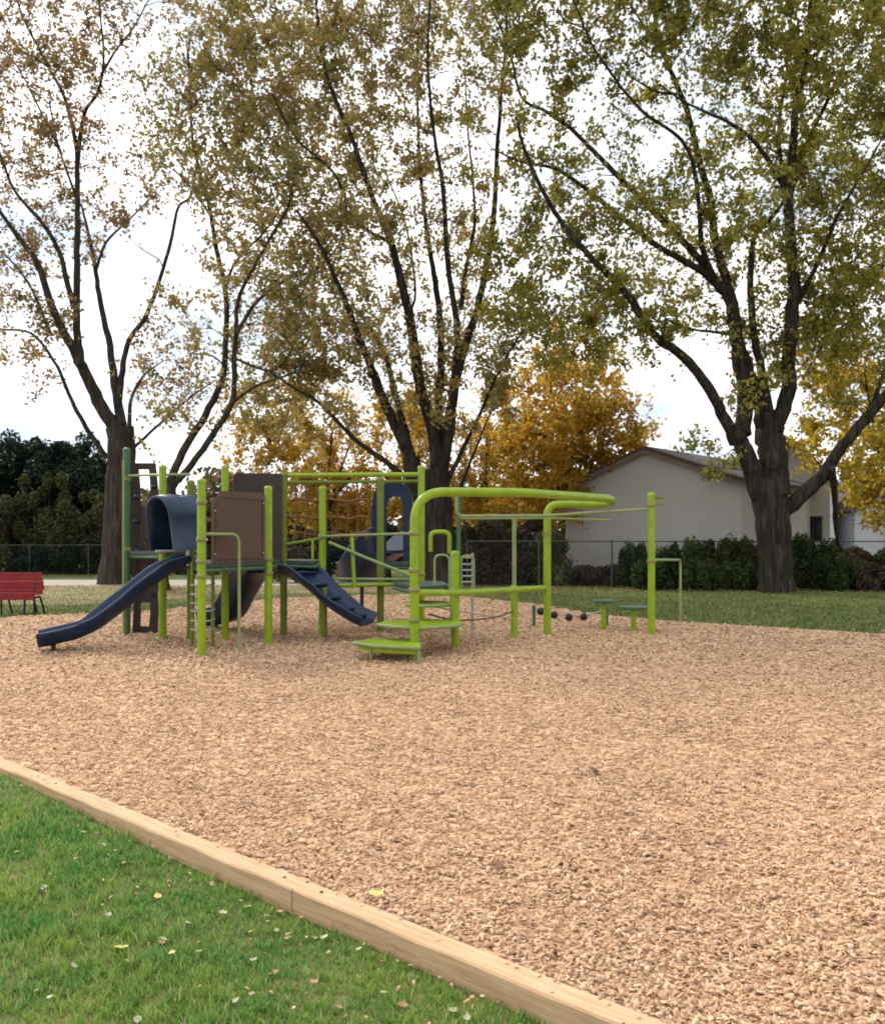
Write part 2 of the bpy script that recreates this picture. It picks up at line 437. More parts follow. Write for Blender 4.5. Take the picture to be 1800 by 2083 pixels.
# chips kicked onto the timber and the lawn edge
xs, ys, ds = polar(60000, 2.3, 7, .75, -.3); ss_ = side_np(xs, ys)
kk = ((ss_ < TW) & (ss_ > .0) & (rng.uniform(0, 1, len(xs)) < .018 + .06 * (ss_ > TW * .72))) | ((ss_ < -.01) & (rng.uniform(0, 1, len(xs)) < .035 * np.exp(ss_ / .2) + .0015))
xs, ys, ss_ = xs[kk], ys[kk], ss_[kk]
x = np.concatenate([x, xs]); y = np.concatenate([y, ys]); z = np.concatenate([z, np.where(ss_ > 0, TH + .001, .02 + lawn_z(xs, ys))])
sz = np.concatenate([sz, np.stack([rng.uniform(.006, .013, len(xs)), rng.uniform(.003, .006, len(xs)), rng.uniform(.002, .004, len(xs))], 1)])
tag(scatter_boxes('wood_chips', x, y, z, sz, .38, M['chip']), 'loose tan wood chips covering the playground bed', 'wood chips', kind='stuff')


def blades(name, x, y, h, w, material, z0=0.):
    n = len(x); a = rng.uniform(0, 6.28, n); lean = rng.uniform(.15, .95, n) * h; la = rng.uniform(0, 6.28, n)
    bx, by = np.cos(a) * w / 2, np.sin(a) * w / 2
    lx, ly = np.cos(la) * lean, np.sin(la) * lean
    z = np.zeros(n) + z0
    v = np.empty((n, 5, 3))
    v[:, 0] = np.stack([x - bx, y - by, z], 1); v[:, 1] = np.stack([x + bx, y + by, z], 1)
    hh = np.sqrt(np.clip(h * h - lean * lean * .6, 1e-5, None))
    v[:, 2] = np.stack([x + bx * .8 + lx * .35, y + by * .8 + ly * .35, z + hh * .62], 1)
    v[:, 3] = np.stack([x - bx * .8 + lx * .35, y - by * .8 + ly * .35, z + hh * .62], 1)
    v[:, 4] = np.stack([x + lx, y + ly, z + hh], 1)
    base = np.arange(n)[:, None] * 5
    lo = np.concatenate([base + np.array([0, 1, 2, 3]), base + np.array([3, 2, 4])], 1).ravel()
    return mesh_obj(name, v.reshape(-1, 3), lo, material, sizes=np.tile([4, 3], n), smooth=True)


# patchy density for the near lawn
x, y, d = polar(26000, 1.7, 9.5, .72, -.32)
x = np.repeat(x, 13) ; y = np.repeat(y, 13); d = np.repeat(d, 13)
x = x + rng.normal(0, .004, len(x)) * d; y = y + rng.normal(0, .004, len(y)) * d
pn = np.sin(x * 2.1 + 1.3 * np.sin(y * 1.7)) * np.sin(y * 2.6 + x) + .35 * np.sin(x * 7 + y * 5)
xq, yq, dq = polar(150000, 1.7, 8, .72, -.32)
k = (side_np(x, y) < -.012) & (rng.uniform(-1.6, 1.0, len(x)) < pn + .75); x, y, d, pn = x[k], y[k], d[k], pn[k]
gh = rng.uniform(.018, .058, len(x)) * (1 + .3 * pn) * np.repeat(rng.uniform(.6, 1.25, 26000), 13)[k]; gw = rng.uniform(.003, .0058, len(x)) * np.clip(d / 3.5, 1, 2.3)
kq = (side_np(xq, yq) < -.012) & (rng.uniform(0, 1, len(xq)) < .8 + .3 * np.sin(xq * 3) * np.sin(yq * 4)); xq, yq, dq = xq[kq], yq[kq], dq[kq]
x = np.concatenate([x, xq]); y = np.concatenate([y, yq]); gh = np.concatenate([gh, rng.uniform(.008, .026, len(xq))]); gw = np.concatenate([gw, rng.uniform(.003, .006, len(xq)) * np.clip(dq / 3.5, 1, 2.3)])
tag(blades('grass', x, y, gh, gw, M['blade'], lawn_z(x, y)),
    'green lawn grass in front of the timber edging', 'grass', kind='stuff')
x, y, d = polar(90000, 13.5, 42, .6)
k = ~inside(x, y) & (side_np(x, y) > 0) & ~((y > 28.6) & (y < 33.4) & (x < -3)) & ((rng.uniform(0, 1, len(x)) < .3) | (x > 1.5) | (y < 20.5) | (y > 28.9)); x, y, d = x[k], y[k], d[k]
tag(blades('grass', x, y, rng.uniform(.03, .08, len(x)), rng.uniform(.012, .03, len(x)), M['fargrass']),
    'short worn grass behind the playground', 'grass', kind='stuff')

# far asphalt path on the left
p = MB(); p.add([(-60, 29, .004), (-2.5, 29, .004), (-2.5, 33, .004), (-60, 33, .004)], [(0, 1, 2, 3)])
tag(p.build('path', M['asphalt']), kind='structure')

p = MB(); p.add([(-60, 20.5, .002), (-9, 20.5, .002), (-5.5, 24.5, .002), (-2.5, 25.5, .002), (3, 27, .002), (6, 28.9, .002), (-60, 28.9, .002)], [tuple(range(7))])
tag(p.build('dirt', M['dirt']), kind='structure')
# ------------------------------------------------------------------ timber edging
joints = [-7.34, -4.9, -2.46, -.02, 2.42, 4.86]
labs = ['border timber continuing out of the photo beyond its left edge', 'farthest border timber, coming in at the left edge of the photo', 'long tan border timber in the middle, ending at the joint in the edging',
        'nearest tan border timber with a knot, between lawn and chips', 'border timber continuing out of the photo below its bottom edge']
ang = math.atan2(BD.y, BD.x)
for i in range(len(joints) - 1):
    a, b = joints[i] + .001, joints[i + 1] - .001
    c = B0 + BD * ((a + b) / 2) + BN * (TW / 2 + (.003 if i % 2 else 0))
    t = empty('border_timber', (c.x, c.y, 0), labs[i], 'border timber', 'timbers edging the wood chip bed')
    t.rotation_euler = (0, 0, ang + (.002 if i % 2 else -.002))
    mb = MB(); n = 30; Lh = (b - a) / 2
    ring = [(-.5, 0), (.5, 0), (.5, .93), (.44, 1), (-.44, 1), (-.5, .93)]
    vs = []
    for k in range(n + 1):
        xx = -Lh + 2 * Lh * k / n
        wob = .0012 * math.sin(k * .9 + i) + random.uniform(-.0006, .0006)
        for (yy, z_) in ring: vs.append((xx, yy * TW + wob, max(-.02, z_ * TH + (wob if z_ else -.02))))
    fs = [(k * 6 + j, k * 6 + (j + 1) % 6, (k + 1) * 6 + (j + 1) % 6, (k + 1) * 6 + j) for k in range(n) for j in range(6)]
    fs = [tuple(reversed(f)) for f in fs] + [tuple(range(6)), tuple(reversed(range(n * 6, n * 6 + 6)))]
    mb.add(vs, fs)
    o = mb.build('timber', M['timber']); o.parent = t
    for sx in (-Lh + .12, Lh - .12):
        s_ = MB(); s_.tube([(sx, .006, TH - .004), (sx, .006, TH + .003)], .008, 10)
        o = s_.build('spike', M['darkbrown']); o.parent = t

# ------------------------------------------------------------------ fallen leaves
leafc = {'pale': mat('pale_leaf', ramp=two((.38, .37, .22)), scale=30, rough=.6), 'brown': mat('brown_leaf', ramp=two((.17, .075, .035)), scale=30, rough=.7),
         'yellow': mat('yellow_leaf', ramp=two((.62, .48, .14)), scale=30, rough=.6), 'tan': mat('tan_leaf', ramp=two((.34, .21, .11)), scale=30, rough=.7)}


def fallen(loc, size, c, label, group=None, rz=None):
    # five-lobed maple-like blade, curled
    mb = MB(); vs = [(0, 0, .12)]
    out = [(0, -.5), (.2, -.34), (.42, -.3), (.38, -.02), (.56, .2), (.36, .27), (.24, .46), (0, .72), (-.2, .42), (-.34, .26), (-.5, .24), (-.4, -.02), (-.46, -.26), (-.2, -.34)]
    out = [(a * random.uniform(.75, 1.15), b * random.uniform(.8, 1.15)) for a, b in out]
    for a, b in out: vs.append((a * size, b * size, size * (.55 * a * a * random.uniform(.3, 1.4) + .3 * b * b + random.uniform(-.05, .08))))
    vs[0] = (0, 0, size * .02)
    n = len(out)
    mb.add(vs, [(0, 1 + k, 1 + (k + 1) % n) for k in range(n)], True)
    o = mb.build('fallen_leaf', leafc[c]); o.location = loc; o.rotation_euler = (random.uniform(-.35, .35), random.uniform(-.35, .35), rz if rz is not None else random.uniform(0, 6.28))
    return tag(o, label, 'leaf', group)


def on_ground(px, py, z=0.):
    d = (EYE - z) * F / (py - HZ); return (X(px, d), d, z)


lx, ly, lz = on_ground(768, 1826, TH); fallen((lx, ly, TH + .012), .06, 'yellow', 'bright yellow leaf lying on the edge of the timber and the chips', rz=1.2)
lx, ly, lz = on_ground(1012, 1772, ZC); fallen((lx, ly, ZC + .03), .07, 'brown', 'dark reddish brown leaf lying alone on the nearest wood chips')
lx, ly, lz = on_ground(1208, 1578, ZC); fallen((lx, ly, ZC + .03), .08, 'brown', 'dark brown leaf farther out on the open wood chips')
lx, ly, lz = on_ground(245, 1932, .03); fallen((lx, ly, .03 + float(lawn_z(lx, ly))), .06, 'yellow', 'yellow leaf lying in the green grass nearest the left edge of the photo')
for (px, py, c) in [(40, 1617, 'pale'), (170, 1703, 'pale'), (212, 1727, 'pale'), (195, 1704, 'brown'), (320, 1826, 'yellow'), (383, 1880, 'pale'), (330, 1914, 'pale'), (150, 1968, 'pale'),
                    (515, 1955, 'pale'), (563, 1893, 'pale'), (505, 1846, 'pale'), (455, 1858, 'pale'), (225, 1830, 'tan'), (220, 1865, 'pale'), (95, 1680, 'tan'), (405, 1937, 'pale'), (330, 1920, 'tan'),
                    (585, 1902, 'tan'), (660, 1910, 'pale'), (730, 1935, 'pale'), (780, 2020, 'pale'), (920, 2060, 'pale'), (640, 2000, 'tan'), (690, 2050, 'tan'), (480, 2040, 'pale'), (90, 1812, 'pale'),
                    (350, 1940, 'yellow'), (820, 2045, 'tan'), (950, 2075, 'pale'), (280, 2078, 'pale'), (155, 1756, 'tan'), (260, 1760, 'tan'), (430, 1800, 'tan'), (100, 2030, 'pale'), (560, 1980, 'tan'), (610, 1925, 'brown')]:
    lx, ly, lz = on_ground(px, py, .03)
    if side(lx, ly) > -.03: continue
    fallen((lx, ly, .028 + float(lawn_z(lx, ly))), random.uniform(.022, .036), c,
           {'pale': 'small pale fallen leaf lying in the foreground grass', 'brown': 'small dark brown fallen leaf in the foreground grass', 'tan': 'small dull tan fallen leaf in the foreground grass', 'yellow': 'small yellow fallen leaf in the middle of the foreground grass'}[c],
           {'pale': 'pale leaves fallen on the lawn', 'brown': 'brown leaves fallen on the lawn', 'tan': 'tan leaves fallen on the lawn', 'yellow': 'yellow leaves fallen on the lawn'}[c])

# ------------------------------------------------------------------ play structure
dA = DC(1336)
PS = empty('play_structure', (X(700, 12.5), 12.5, ZC), 'lime green climbing structure with brown panels and dark blue slides standing on the wood chips', 'play structure')
PR = .056


def post(px, by, ty, m='lime', r=PR, collars=(), taper=True):
    d = DC(by); x = X(px, d); zt = Z(ty, d)
    mb = MB(); mb.tube([(x, d, -.05), (x, d, zt - .02)], r, 18)
    o = mb.build('post', M[m], PS)
    c = MB(); c.tube([(x, d, zt - .045), (x, d, zt - .008), (x, d, zt), (x, d, zt + .012)], [r + .004, r + .004, r * .85, r * .4], 18); c.build('cap', M[m], o)
    for cy in collars:
        z = Z(cy, d); c = MB(); c.tube([(x, d, z - .03), (x, d, z - .025), (x, d, z + .025), (x, d, z + .03)], [r + .002, r + .011, r + .011, r + .002], 18)
        c.box((x + r * .9, d - r * .6, z), (.03, .03, .045)); c.build('collar', M['clamp'], o)
    return (x, d)


A = post(410, 1336, 975, collars=(1022, 1098, 1143, 1172))
P4 = post(546, 1310, 990, collars=(1138, 1166))
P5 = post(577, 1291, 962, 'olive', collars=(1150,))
P3 = post(458, 1300, 947, collars=(1160,))
P1 = post(331, 1302, 947, collars=(1122,))
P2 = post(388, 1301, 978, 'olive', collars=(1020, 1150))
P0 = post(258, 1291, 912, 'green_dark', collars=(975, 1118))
P6 = post(656, 1291, 990, collars=(1092, 1185))
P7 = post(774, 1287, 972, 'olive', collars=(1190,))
T_ = post(857, 1284, 948, 'lime', collars=(1168,))
Q1 = post(926, 1319, 1122, collars=(1200,))
Q2 = post(1046, 1296, 1192, collars=())
R_ = post(1325, 1293, 1003, collars=(1028, 1141))


def part(name, m, fn, parent=PS):
    mb = MB(); fn(mb); return mb.build(name, M[m] if isinstance(m, str) else m, parent)


# decks (perforated coated steel, pale rim)
def deck(poly, z):
    o = part('deck', 'deck', lambda b: b.plate(poly, z - .05, z))
    cx = sum(p[0] for p in poly) / len(poly); cy = sum(p[1] for p in poly) / len(poly)
    part('deck_rim', 'green_dark', lambda b: b.tube([(px_, py_, z - .09) for px_, py_ in poly + [poly[0]]], .028, 8), o)
    return o


D1 = 1.27; D2 = 1.40; D3 = .90
deck([A, P4, P5, (P3[0] + .1, P3[1] + .5), P2], D1)
P23 = (P2[0], P2[1] + .75)
deck([(P2[0], P2[1] - .03), (P2[0] - .02, P2[1] + .9), P0, P1], D2)
# triangular side deck towards the stepped climber
deck([P5, (X(640, 13.2), 13.2), (X(650, 14.2), 14.2), (X(590, 14.6), 14.6)], D1 - .02)


def onl(a, b, px):
    # point of the line a-b (plan) seen at column px, moved a little clear
    for k in range(2001):
        t = k / 1000 - .5; x = a[0] + (b[0] - a[0]) * t; y = a[1] + (b[1] - a[1]) * t
        if CX + F * x / y >= px: return (x, y)
    return b


fa = onl(A, P4, 431); fb = onl(A, P4, 538)
zt0, zt1 = Z(1020, fa[1]), Z(1003, fb[1])


def fr(b):
    prof = [(0, D1 + .0), (1, D1 - .0), (1, zt1 - .04), (.96, zt1), (.13, zt1 - .02), (.10, zt0 + .06), (.02, zt0 + .05), (0, zt0)]
    b.panel(fa, fb, prof, .025)


fp = part('barrier_panel', 'brown', fr)
fp['label'] = 'large brown barrier panel facing the camera'
def trim(b):
    for u, zz_ in ((.5, D1 + .08),):
        pass
    a = Vector((*fa, 0)); bb = Vector((*fb, 0)); n_ = Vector((bb.y - a.y, -(bb.x - a.x), 0)).normalized() * .019
    if n_.y > 0: n_ = -n_
    pts = [a.lerp(bb, u) + n_ + Vector((0, 0, z_)) for u, z_ in ((.06, D1 + .05), (.94, D1 + .05), (.94, zt1 - .1), (.16, zt1 - .1), (.06, zt0 - .05), (.06, D1 + .05))]
    b.tube(pts, .008, 6)
part('panel_rib', 'brown', trim, fp)
for u_, z_ in ((.04, D1 + .12), (.96, D1 + .12), (.96, zt1 - .15), (.04, zt0 - .12)):
    q_ = Vector((*fa, 0)).lerp(Vector((*fb, 0)), u_) + Vector((0, 0, z_)); nn_ = Vector((fb[1] - fa[1], -(fb[0] - fa[0]), 0)).normalized()
    part('bolt', 'steel', lambda b: b.tube([q_ + nn_ * .010, q_ + nn_ * .022, q_ + nn_ * .026], [.016, .016, .009], 8), fp)
ga = (X(474, 13.2), 13.2); gb = (X(573, 13.45), 13.45)
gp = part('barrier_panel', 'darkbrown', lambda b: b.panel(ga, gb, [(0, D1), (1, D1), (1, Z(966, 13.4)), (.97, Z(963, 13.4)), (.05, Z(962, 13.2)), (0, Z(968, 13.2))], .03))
gp['label'] = 'taller dark brown barrier panel behind the front one'

# rails of the high beam and the rope net below it
zb = Z(967, 13.6)
beam0 = (X(573, 13.6), 13.6); beam1 = (X(857, 14.07), 14.07)
part('top_beam', 'lime', lambda b: b.tube([(*beam0, zb), (*beam1, Z(965, 14.07))], .038, 10))
part('lower_beam', 'olive', lambda b: b.tube([(*beam0, zb - .11), (*beam1, Z(965, 14.07) - .11)], .026, 8))
part('top_rail', 'lime_pale', lambda b: b.tube([(P1[0], P1[1], Z(966, 12.9)), (P2[0], P2[1], Z(966, 13))], .02, 8))
part('top_rail', 'lime_pale', lambda b: b.tube([(P0[0], P0[1], Z(968, 13.6)), (P1[0], P1[1], Z(966, 12.9))], .02, 8))


def net(b):
    for k in range(8):
        px = 600 + k * 21
        t = (px - 573) / 284; y = 13.6 + .47 * t; z1 = zb - .1
        b.tube([(X(px, y), y, z1), (X(px + 3, y), y + .05, z1 - .5), (X(px - 2, y), y, Z(1098, y))], .017, 5)
    for py in (1018, 1053, 1086):
        b.tube([(X(px, 13.85), 13.75 + .02 * math.sin(px), Z(py + 3 * math.sin(px * .1), 13.8)) for px in range(592, 756, 20)], .022, 5)
nt_ = part('rope_net', 'rope', net)

# ladder beside the front post, with looped rungs
def lad(b):
    for py in (1188, 1206, 1224, 1240, 1260, 1278):
        d = 11.9; b.tube(bend([(X(390, d), d + .12, Z(py, d)), (X(391, d), d - .1, Z(py + 2, d)), (X(431, d), d - .1, Z(py + 2, d)), (X(432, d), d + .12, Z(py, d))], .05), .013, 6)
ld = part('ladder', 'steel', lad)
part('ladder_rail', 'olive', lambda b: (b.tube([(X(390, 12), 12.02, ZC - .03), (X(390, 12), 12.02, D1)], .026, 8), b.tube([(X(432, 12), 12.02, ZC - .03), (X(432, 12), 12.02, D1)], .026, 8)), ld)
d_ = DC(1304)
part('hand_loop', 'lime_pale', lambda b: b.tube(bend([(A[0], A[1], Z(1086, 11.05)), (X(486, 11.5), 11.5, Z(1087, 11.5)), (X(487, 11.5), 11.5, ZC - .04)], .13), .021, 10))

# ---- long open slide on the left with its hood
sp = catmull([PT(386, 1148, 12.45), PT(362, 1153, 12.38), PT(335, 1164, 12.3), PT(300, 1189, 12.18), PT(260, 1221, 12.05), PT(225, 1249, 11.93), PT(190, 1275, 11.82), PT(160, 1289, 11.75), PT(125, 1298, 11.66), PT(95, 1305, 11.58), PT(78, 1308, 11.54)], 5)


def chute(path, w, h, th=.022, flare=.03, bedlift=.0):
    """U-shaped trough swept along a path, with a rolled rim"""
    mb = MB(); n = None; vs = []
    prof = [(-w / 2 - flare, h - .03), (-w / 2 - flare * .9, h), (-w / 2, h), (-w / 2 + .02, h - .03), (-w / 2 + .045, .05), (-w / 2 + .11, .008), (0, 0),
            (w / 2 - .11, .008), (w / 2 - .045, .05), (w / 2 - .02, h - .03), (w / 2, h), (w / 2 + flare * .9, h), (w / 2 + flare, h - .03),
            (w / 2 + .005, h - .06), (w / 2 - .012, .03), (w / 2 - .09, -.045), (-w / 2 + .09, -.045), (-w / 2 + .012, .03), (-w / 2 - .005, h - .06)]
    n = len(prof)
    for i, p in enumerate(path):
        t = Vector(path[min(i + 1, len(path) - 1)]) - Vector(path[max(i - 1, 0)]); t.normalize()
        sx = Vector((t.y, -t.x, 0)).normalized(); up = sx.cross(t).normalized()
        if up.z < 0: up = -up
        for a, b in prof: vs.append(Vector(p) + sx * a + up * b)
    fs = [(i * n + k, i * n + (k + 1) % n, (i + 1) * n + (k + 1) % n, (i + 1) * n + k) for i in range(len(path) - 1) for k in range(n)]
    mb.add(vs, fs, True)
    mb.add(vs[:n], [tuple(range(n))]); mb.add(vs[-n:], [tuple(reversed(range(n)))])
    return mb


sl_ = chute(sp, .56, .15).build('slide', M['navy'], PS); sl_['label'] = 'long dark blue open slide running down to the left'
part('slide_leg', 'darkbrown', lambda b: b.tube([(X(109, 11.62), 11.62, -.02), (X(109, 11.62), 11.62, .22)], .03, 10), sl_)


def arch_shell(b, c0, c1, w, h, th, ribs=0, n=12, low=0.):
    """arched hood between plan points c0 and c1 (Vectors with z = base), open at both ends"""
    c0, c1 = Vector(c0), Vector(c1); t = (c1 - c0).normalized(); sx = Vector((t.y, -t.x, 0)).normalized()
    def prof(w, h):
        r = w / 2; P = [(-r, 0)]; P += [(-r * math.cos(math.pi * k / n), h - r + r * math.sin(math.pi * k / n)) for k in range(n + 1)]; P += [(r, 0)]; return P
    out, inn = prof(w, h), prof(w - 2 * th, h - th); m = len(out); vs = []; K = 7
    for i in range(K):
        f = i / (K - 1); c = c0.lerp(c1, f); g_ = 1 - .07 * (math.cos(f * math.pi * 4) > .2) * 0.5
        for P in (out, inn):
            for a, z_ in P: vs.append(c + sx * a * g_ + Vector((0, 0, z_ * g_)) + t * (z_ / h) * (-.12 if i == 0 else 0))
    fs = []
    for i in range(K - 1):
        for k in range(m - 1):
            a = i * 2 * m + k; b2 = a + 2 * m
            fs.append((a, a + 1, b2 + 1, b2)); a += m; b2 += m; fs.append((a + 1, a, b2, b2 + 1))
        for k in (0, m - 1):
            a = i * 2 * m + k; fs.append((a, a + 2 * m, a + 3 * m, a + m))
    for i in (0, K - 1):
        for k in range(m - 1):
            a = i * 2 * m + k; fs.append((a, a + m, a + m + 1, a + 1))
    b.add(vs, fs, True)


hood = part('slide_hood', 'navy2', lambda b: arch_shell(b, (X(330, 12.2), 12.2, D2 + .03), (X(395, 12.62), 12.62, D2 + .03), .62, .80, .035))
hood['label'] = 'rounded slate blue hood over the top of the slide'
def hback(b):
    c = Vector((X(391, 12.6), 12.6)); t = Vector((X(395, 12.62) - X(330, 12.2), .42)).normalized(); sx = Vector((t.y, -t.x)) * .28
    b.panel(tuple(c - sx), tuple(c + sx), [(0, D2 + .03), (1, D2 + .03), (1, D2 + .5), (.86, D2 + .7), (.5, D2 + .76), (.14, D2 + .7), (0, D2 + .5)], .03)
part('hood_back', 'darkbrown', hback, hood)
part('slide_sill', 'steel', lambda b: b.tube([(X(318, 12.0), 11.98, D2 + .02), (X(390, 12.35), 12.3, D2 + .02)], .018, 8))
part('bracket', 'steel', lambda b: b.box((X(382, 12.2), 12.2, Z(1134, 12.2)), (.045, .03, .24), bev=.008))
part('climbing_pole', 'lime_pale', lambda b: b.tube([(X(251, 13.4), 13.4, ZC - .04), (X(251, 13.4), 13.4, Z(935, 13.4))], .018, 8))

# ---- tall dark climber panel at the far left
def climber(b):
    d = 13.75
    zf = lambda y_: Z(y_, d)
    L0, L1, R0, R1 = 270, 283, 304, 319
    # wavy stiles
    for (a, c_) in ((L0, L1), (R0, R1)):
        pr = []
        ys = [1288, 1240, 1190, 1140, 1090, 1040, 1000, 965, 942]
        for j, y_ in enumerate(ys): pr.append((a + 3 * math.sin(j * 1.3), zf(y_)))
        for j, y_ in reversed(list(enumerate(ys))): pr.append((c_ + 3 * math.sin(j * 1.3 + .5), zf(y_)))
        b.panel((0, d), (1, d), [((X(px, d)), z_) for px, z_ in reversed(pr)], .06)
    for (y0, y1) in ((942, 955), (1036, 1100), (1106, 1160), (1166, 1226), (1274, 1290)):
        pr = [(X(L1 - 3, d), zf(y1)), (X(R0 + 3, d), zf(y1)), (X(R0 + 3, d), zf(y0)), (X(L1 - 3, d), zf(y0))]
        b.panel((0, d + .004), (1, d + .004), pr, .045)
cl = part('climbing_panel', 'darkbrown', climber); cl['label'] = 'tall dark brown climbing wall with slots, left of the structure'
for px, py in ((277, 1060), (310, 1085), (280, 1120), (309, 1150), (279, 1185), (310, 1210), (278, 1010), (311, 990)):
    part('hand_hold', 'navy2', lambda b: b.sphere((X(px, 13.68), 13.69, Z(py, 13.68)), .05, 10, 6, .6), cl)

# ---- dark enclosed chute under the deck
cp = catmull([PT(528, 1160, 13.3), PT(516, 1175, 13.6), PT(500, 1205, 13.9), PT(484, 1238, 14.1), PT(468, 1258, 14.3), PT(440, 1266, 14.4), PT(424, 1268, 14.5)], 4)
ch2 = chute(cp, .50, .26).build('slide', M['navy'], PS); ch2['label'] = 'short dark slide behind the posts under the deck'
part('slide_leg', 'darkbrown', lambda b: b.tube([(X(440, 14.4), 14.4, 0), (X(440, 14.4), 14.4, .3)], .03, 8), ch2)
part('slide_leg', 'darkbrown', lambda b: b.tube([(X(486, 14.1), 14.1, 0), (X(486, 14.1), 14.1, .5)], .03, 8), ch2)

# ---- stepped curved climber going down to the right
cs = catmull([PT(588, 1163, 13.3), PT(612, 1166, 13.2), PT(640, 1188, 13.05), PT(668, 1215, 12.95), PT(700, 1240, 12.85), PT(725, 1256, 12.8), PT(748, 1266, 12.75)], 4)
ch3 = chute(cs, .62, .12).build('step_climber', M['navy'], PS); ch3['label'] = 'curved dark blue stepped climber going down to the right'
def ridges(b):
    for i in (5, 9, 13, 17, 21):
        p = Vector(cs[i]); t = Vector(cs[i + 1]) - Vector(cs[i - 1]); sx = Vector((t.y, -t.x, 0)).normalized()
        b.tube([p - sx * .26 + Vector((0, 0, .03)), p + Vector((0, 0, .045)), p + sx * .26 + Vector((0, 0, .03))], .026, 8)
part('step_ridges', 'navy2', ridges, ch3)
part('climber_leg', 'olive', lambda b: b.tube([(X(660, 13.), 13., 0), (X(660, 13.), 13., .85)], .04, 10), ch3)

# ---- bridge P6 -> T_ with rails
z9 = .885
part('bridge_deck', 'deck', lambda b: b.plate([(P6[0], P6[1] - .05), (T_[0], T_[1] - .3), (T_[0], T_[1] + .5), (P6[0], P6[1] + .8)], z9 - .05, z9 - .015))
part('bridge_rail', 'lime', lambda b: b.tube(bend([(P6[0], P6[1] - .12, Z(1100, 13.5)), (P6[0] + .0, P6[1] - .12, z9 - .02), (X(700, 13.4), 13.4, z9 - .02), (X(838, 13.3), 13.3, z9 + .01)], .16), .03, 10))
part('bridge_rail', 'lime_pale', lambda b: b.tube([(P6[0], P6[1] - .1, z9 + .08), (X(838, 13.3), 13.3, z9 + .08)], .02, 8))
part('guard_rail', 'lime_pale', lambda b: b.tube([(P6[0], P6[1] - .07, Z(1091, 13.5)), (X(845, 13.2), 13.2, Z(1085, 13.2))], .021, 8))
part('guard_rail', 'lime_pale', lambda b: b.tube([PT(669, 1103, 13.4), PT(740, 1133, 13.3), PT(838, 1172, 13.15)], .024, 8))
part('guard_rail', 'lime', lambda b: b.tube([PT(716, 1092, 13.4), PT(721, 1197, 13.35)], .03, 8))
part('guard_rail', 'lime', lambda b: b.tube([PT(636, 1096, 13.5), PT(636, 1168, 13.5)], .022, 8))
part('guard_rail', 'olive', lambda b: b.tube([PT(577, 1108, 13.55), PT(655, 1095, 13.5)], .026, 8))

# ---- blue entrance arch and chute behind the bridge
def arch_panel(b):
    d = 14.55; prof = []
    x0, x1 = X(753, d), X(840, d); w = x1 - x0
    oz = lambda y_: Z(y_, d)
    o = [(756, 1140), (756, 1040), (760, 1005), (772, 986), (800, 981), (828, 986), (838, 1005), (840, 1040), (840, 1140)]
    i_ = [(786, 1140), (786, 1035), (789, 1020), (796, 1011), (805, 1009), (812, 1011), (818, 1020), (820, 1035), (820, 1140)]
    for k in range(len(o) - 1):
        q4 = [o[k], o[k + 1], i_[k + 1], i_[k]]
        b.panel((0, d), (1, d), [(X(px, d), oz(py)) for px, py in q4], .12)
ap = part('slide_arch', 'navy', arch_panel); ap['label'] = 'dark blue entrance arch behind the bridge'
cb = catmull([PT(806, 1120, 14.6), PT(786, 1128, 14.9), PT(768, 1145, 15.1), PT(750, 1170, 15.3), PT(738, 1186, 15.5), PT(728, 1190, 15.8)], 4)
ch4 = chute(cb, .75, .42).build('slide', M['navy'], PS); ch4['label'] = 'dark blue slide behind the bridge rails'
part('slide_leg', 'darkbrown', lambda b: b.tube([(X(736, 15.5), 15.5, 0), (X(736, 15.5), 15.5, .8)], .035, 8), ch4)
deck([(X(775, 14.1), 14.1), (X(857, 14.1), 14.1), (X(857, 15), 15), (X(775, 15), 15)], 1.2)

# ---- main arched loop: up from the front, along, round and down at the back
d0 = DC(1338); dS = DC(1292)
zl = 2.19
loop = bend([(X(843, d0), d0, -.05), (X(843, d0), d0, zl), (X(1060, 11.6), 11.6, zl + .03), (X(1236, 13.2), 13.2, zl + .02)], .42, 12)
back = catmull([loop[-1], Vector((X(1246, 13.5), 13.55, zl)), Vector((X(1236, 13.8), 13.85, zl - .03)), Vector((X(1200, 13.8), 13.85, zl - .05)), Vector((X(1160, 13.6), 13.62, zl - .05))], 5)
down = bend([back[-1], (X(1113, dS), dS, zl - .06), (X(1113, dS), dS, -.05)], .36, 12)
main = loop + back[1:] + down[1:]
ml = part('arched_rail', 'lime', lambda b: b.tube(main, .060, 18)); ml['label'] = 'thick lime tube that arches over from the front post and back down'
for z_ in (Z(1085, d0), Z(1160, d0), Z(1200, d0), Z(1262, d0)):
    part('collar', 'clamp', lambda b: b.tube([(X(843, d0), d0, z_ - .03), (X(843, d0), d0, z_ - .025), (X(843, d0), d0, z_ + .025), (X(843, d0), d0, z_ + .03)], [.062, .072, .072, .062], 18), ml)
part('collar', 'clamp', lambda b: b.tube([(X(1113, dS), dS, Z(1086, dS) - .02), (X(1113, dS), dS, Z(1086, dS) + .02)], .07, 18), ml)
part('side_rail', 'lime', lambda b: b.tube(catmull([(X(843, d0), d0 + .05, Z(1206, d0)), (X(930, 11.7), 11.7, Z(1206, 11.7)), (X(1040, 12.9), 12.9, Z(1200, 12.9)), (X(1113, dS), dS, Z(1196, dS))], 5), .044, 14))
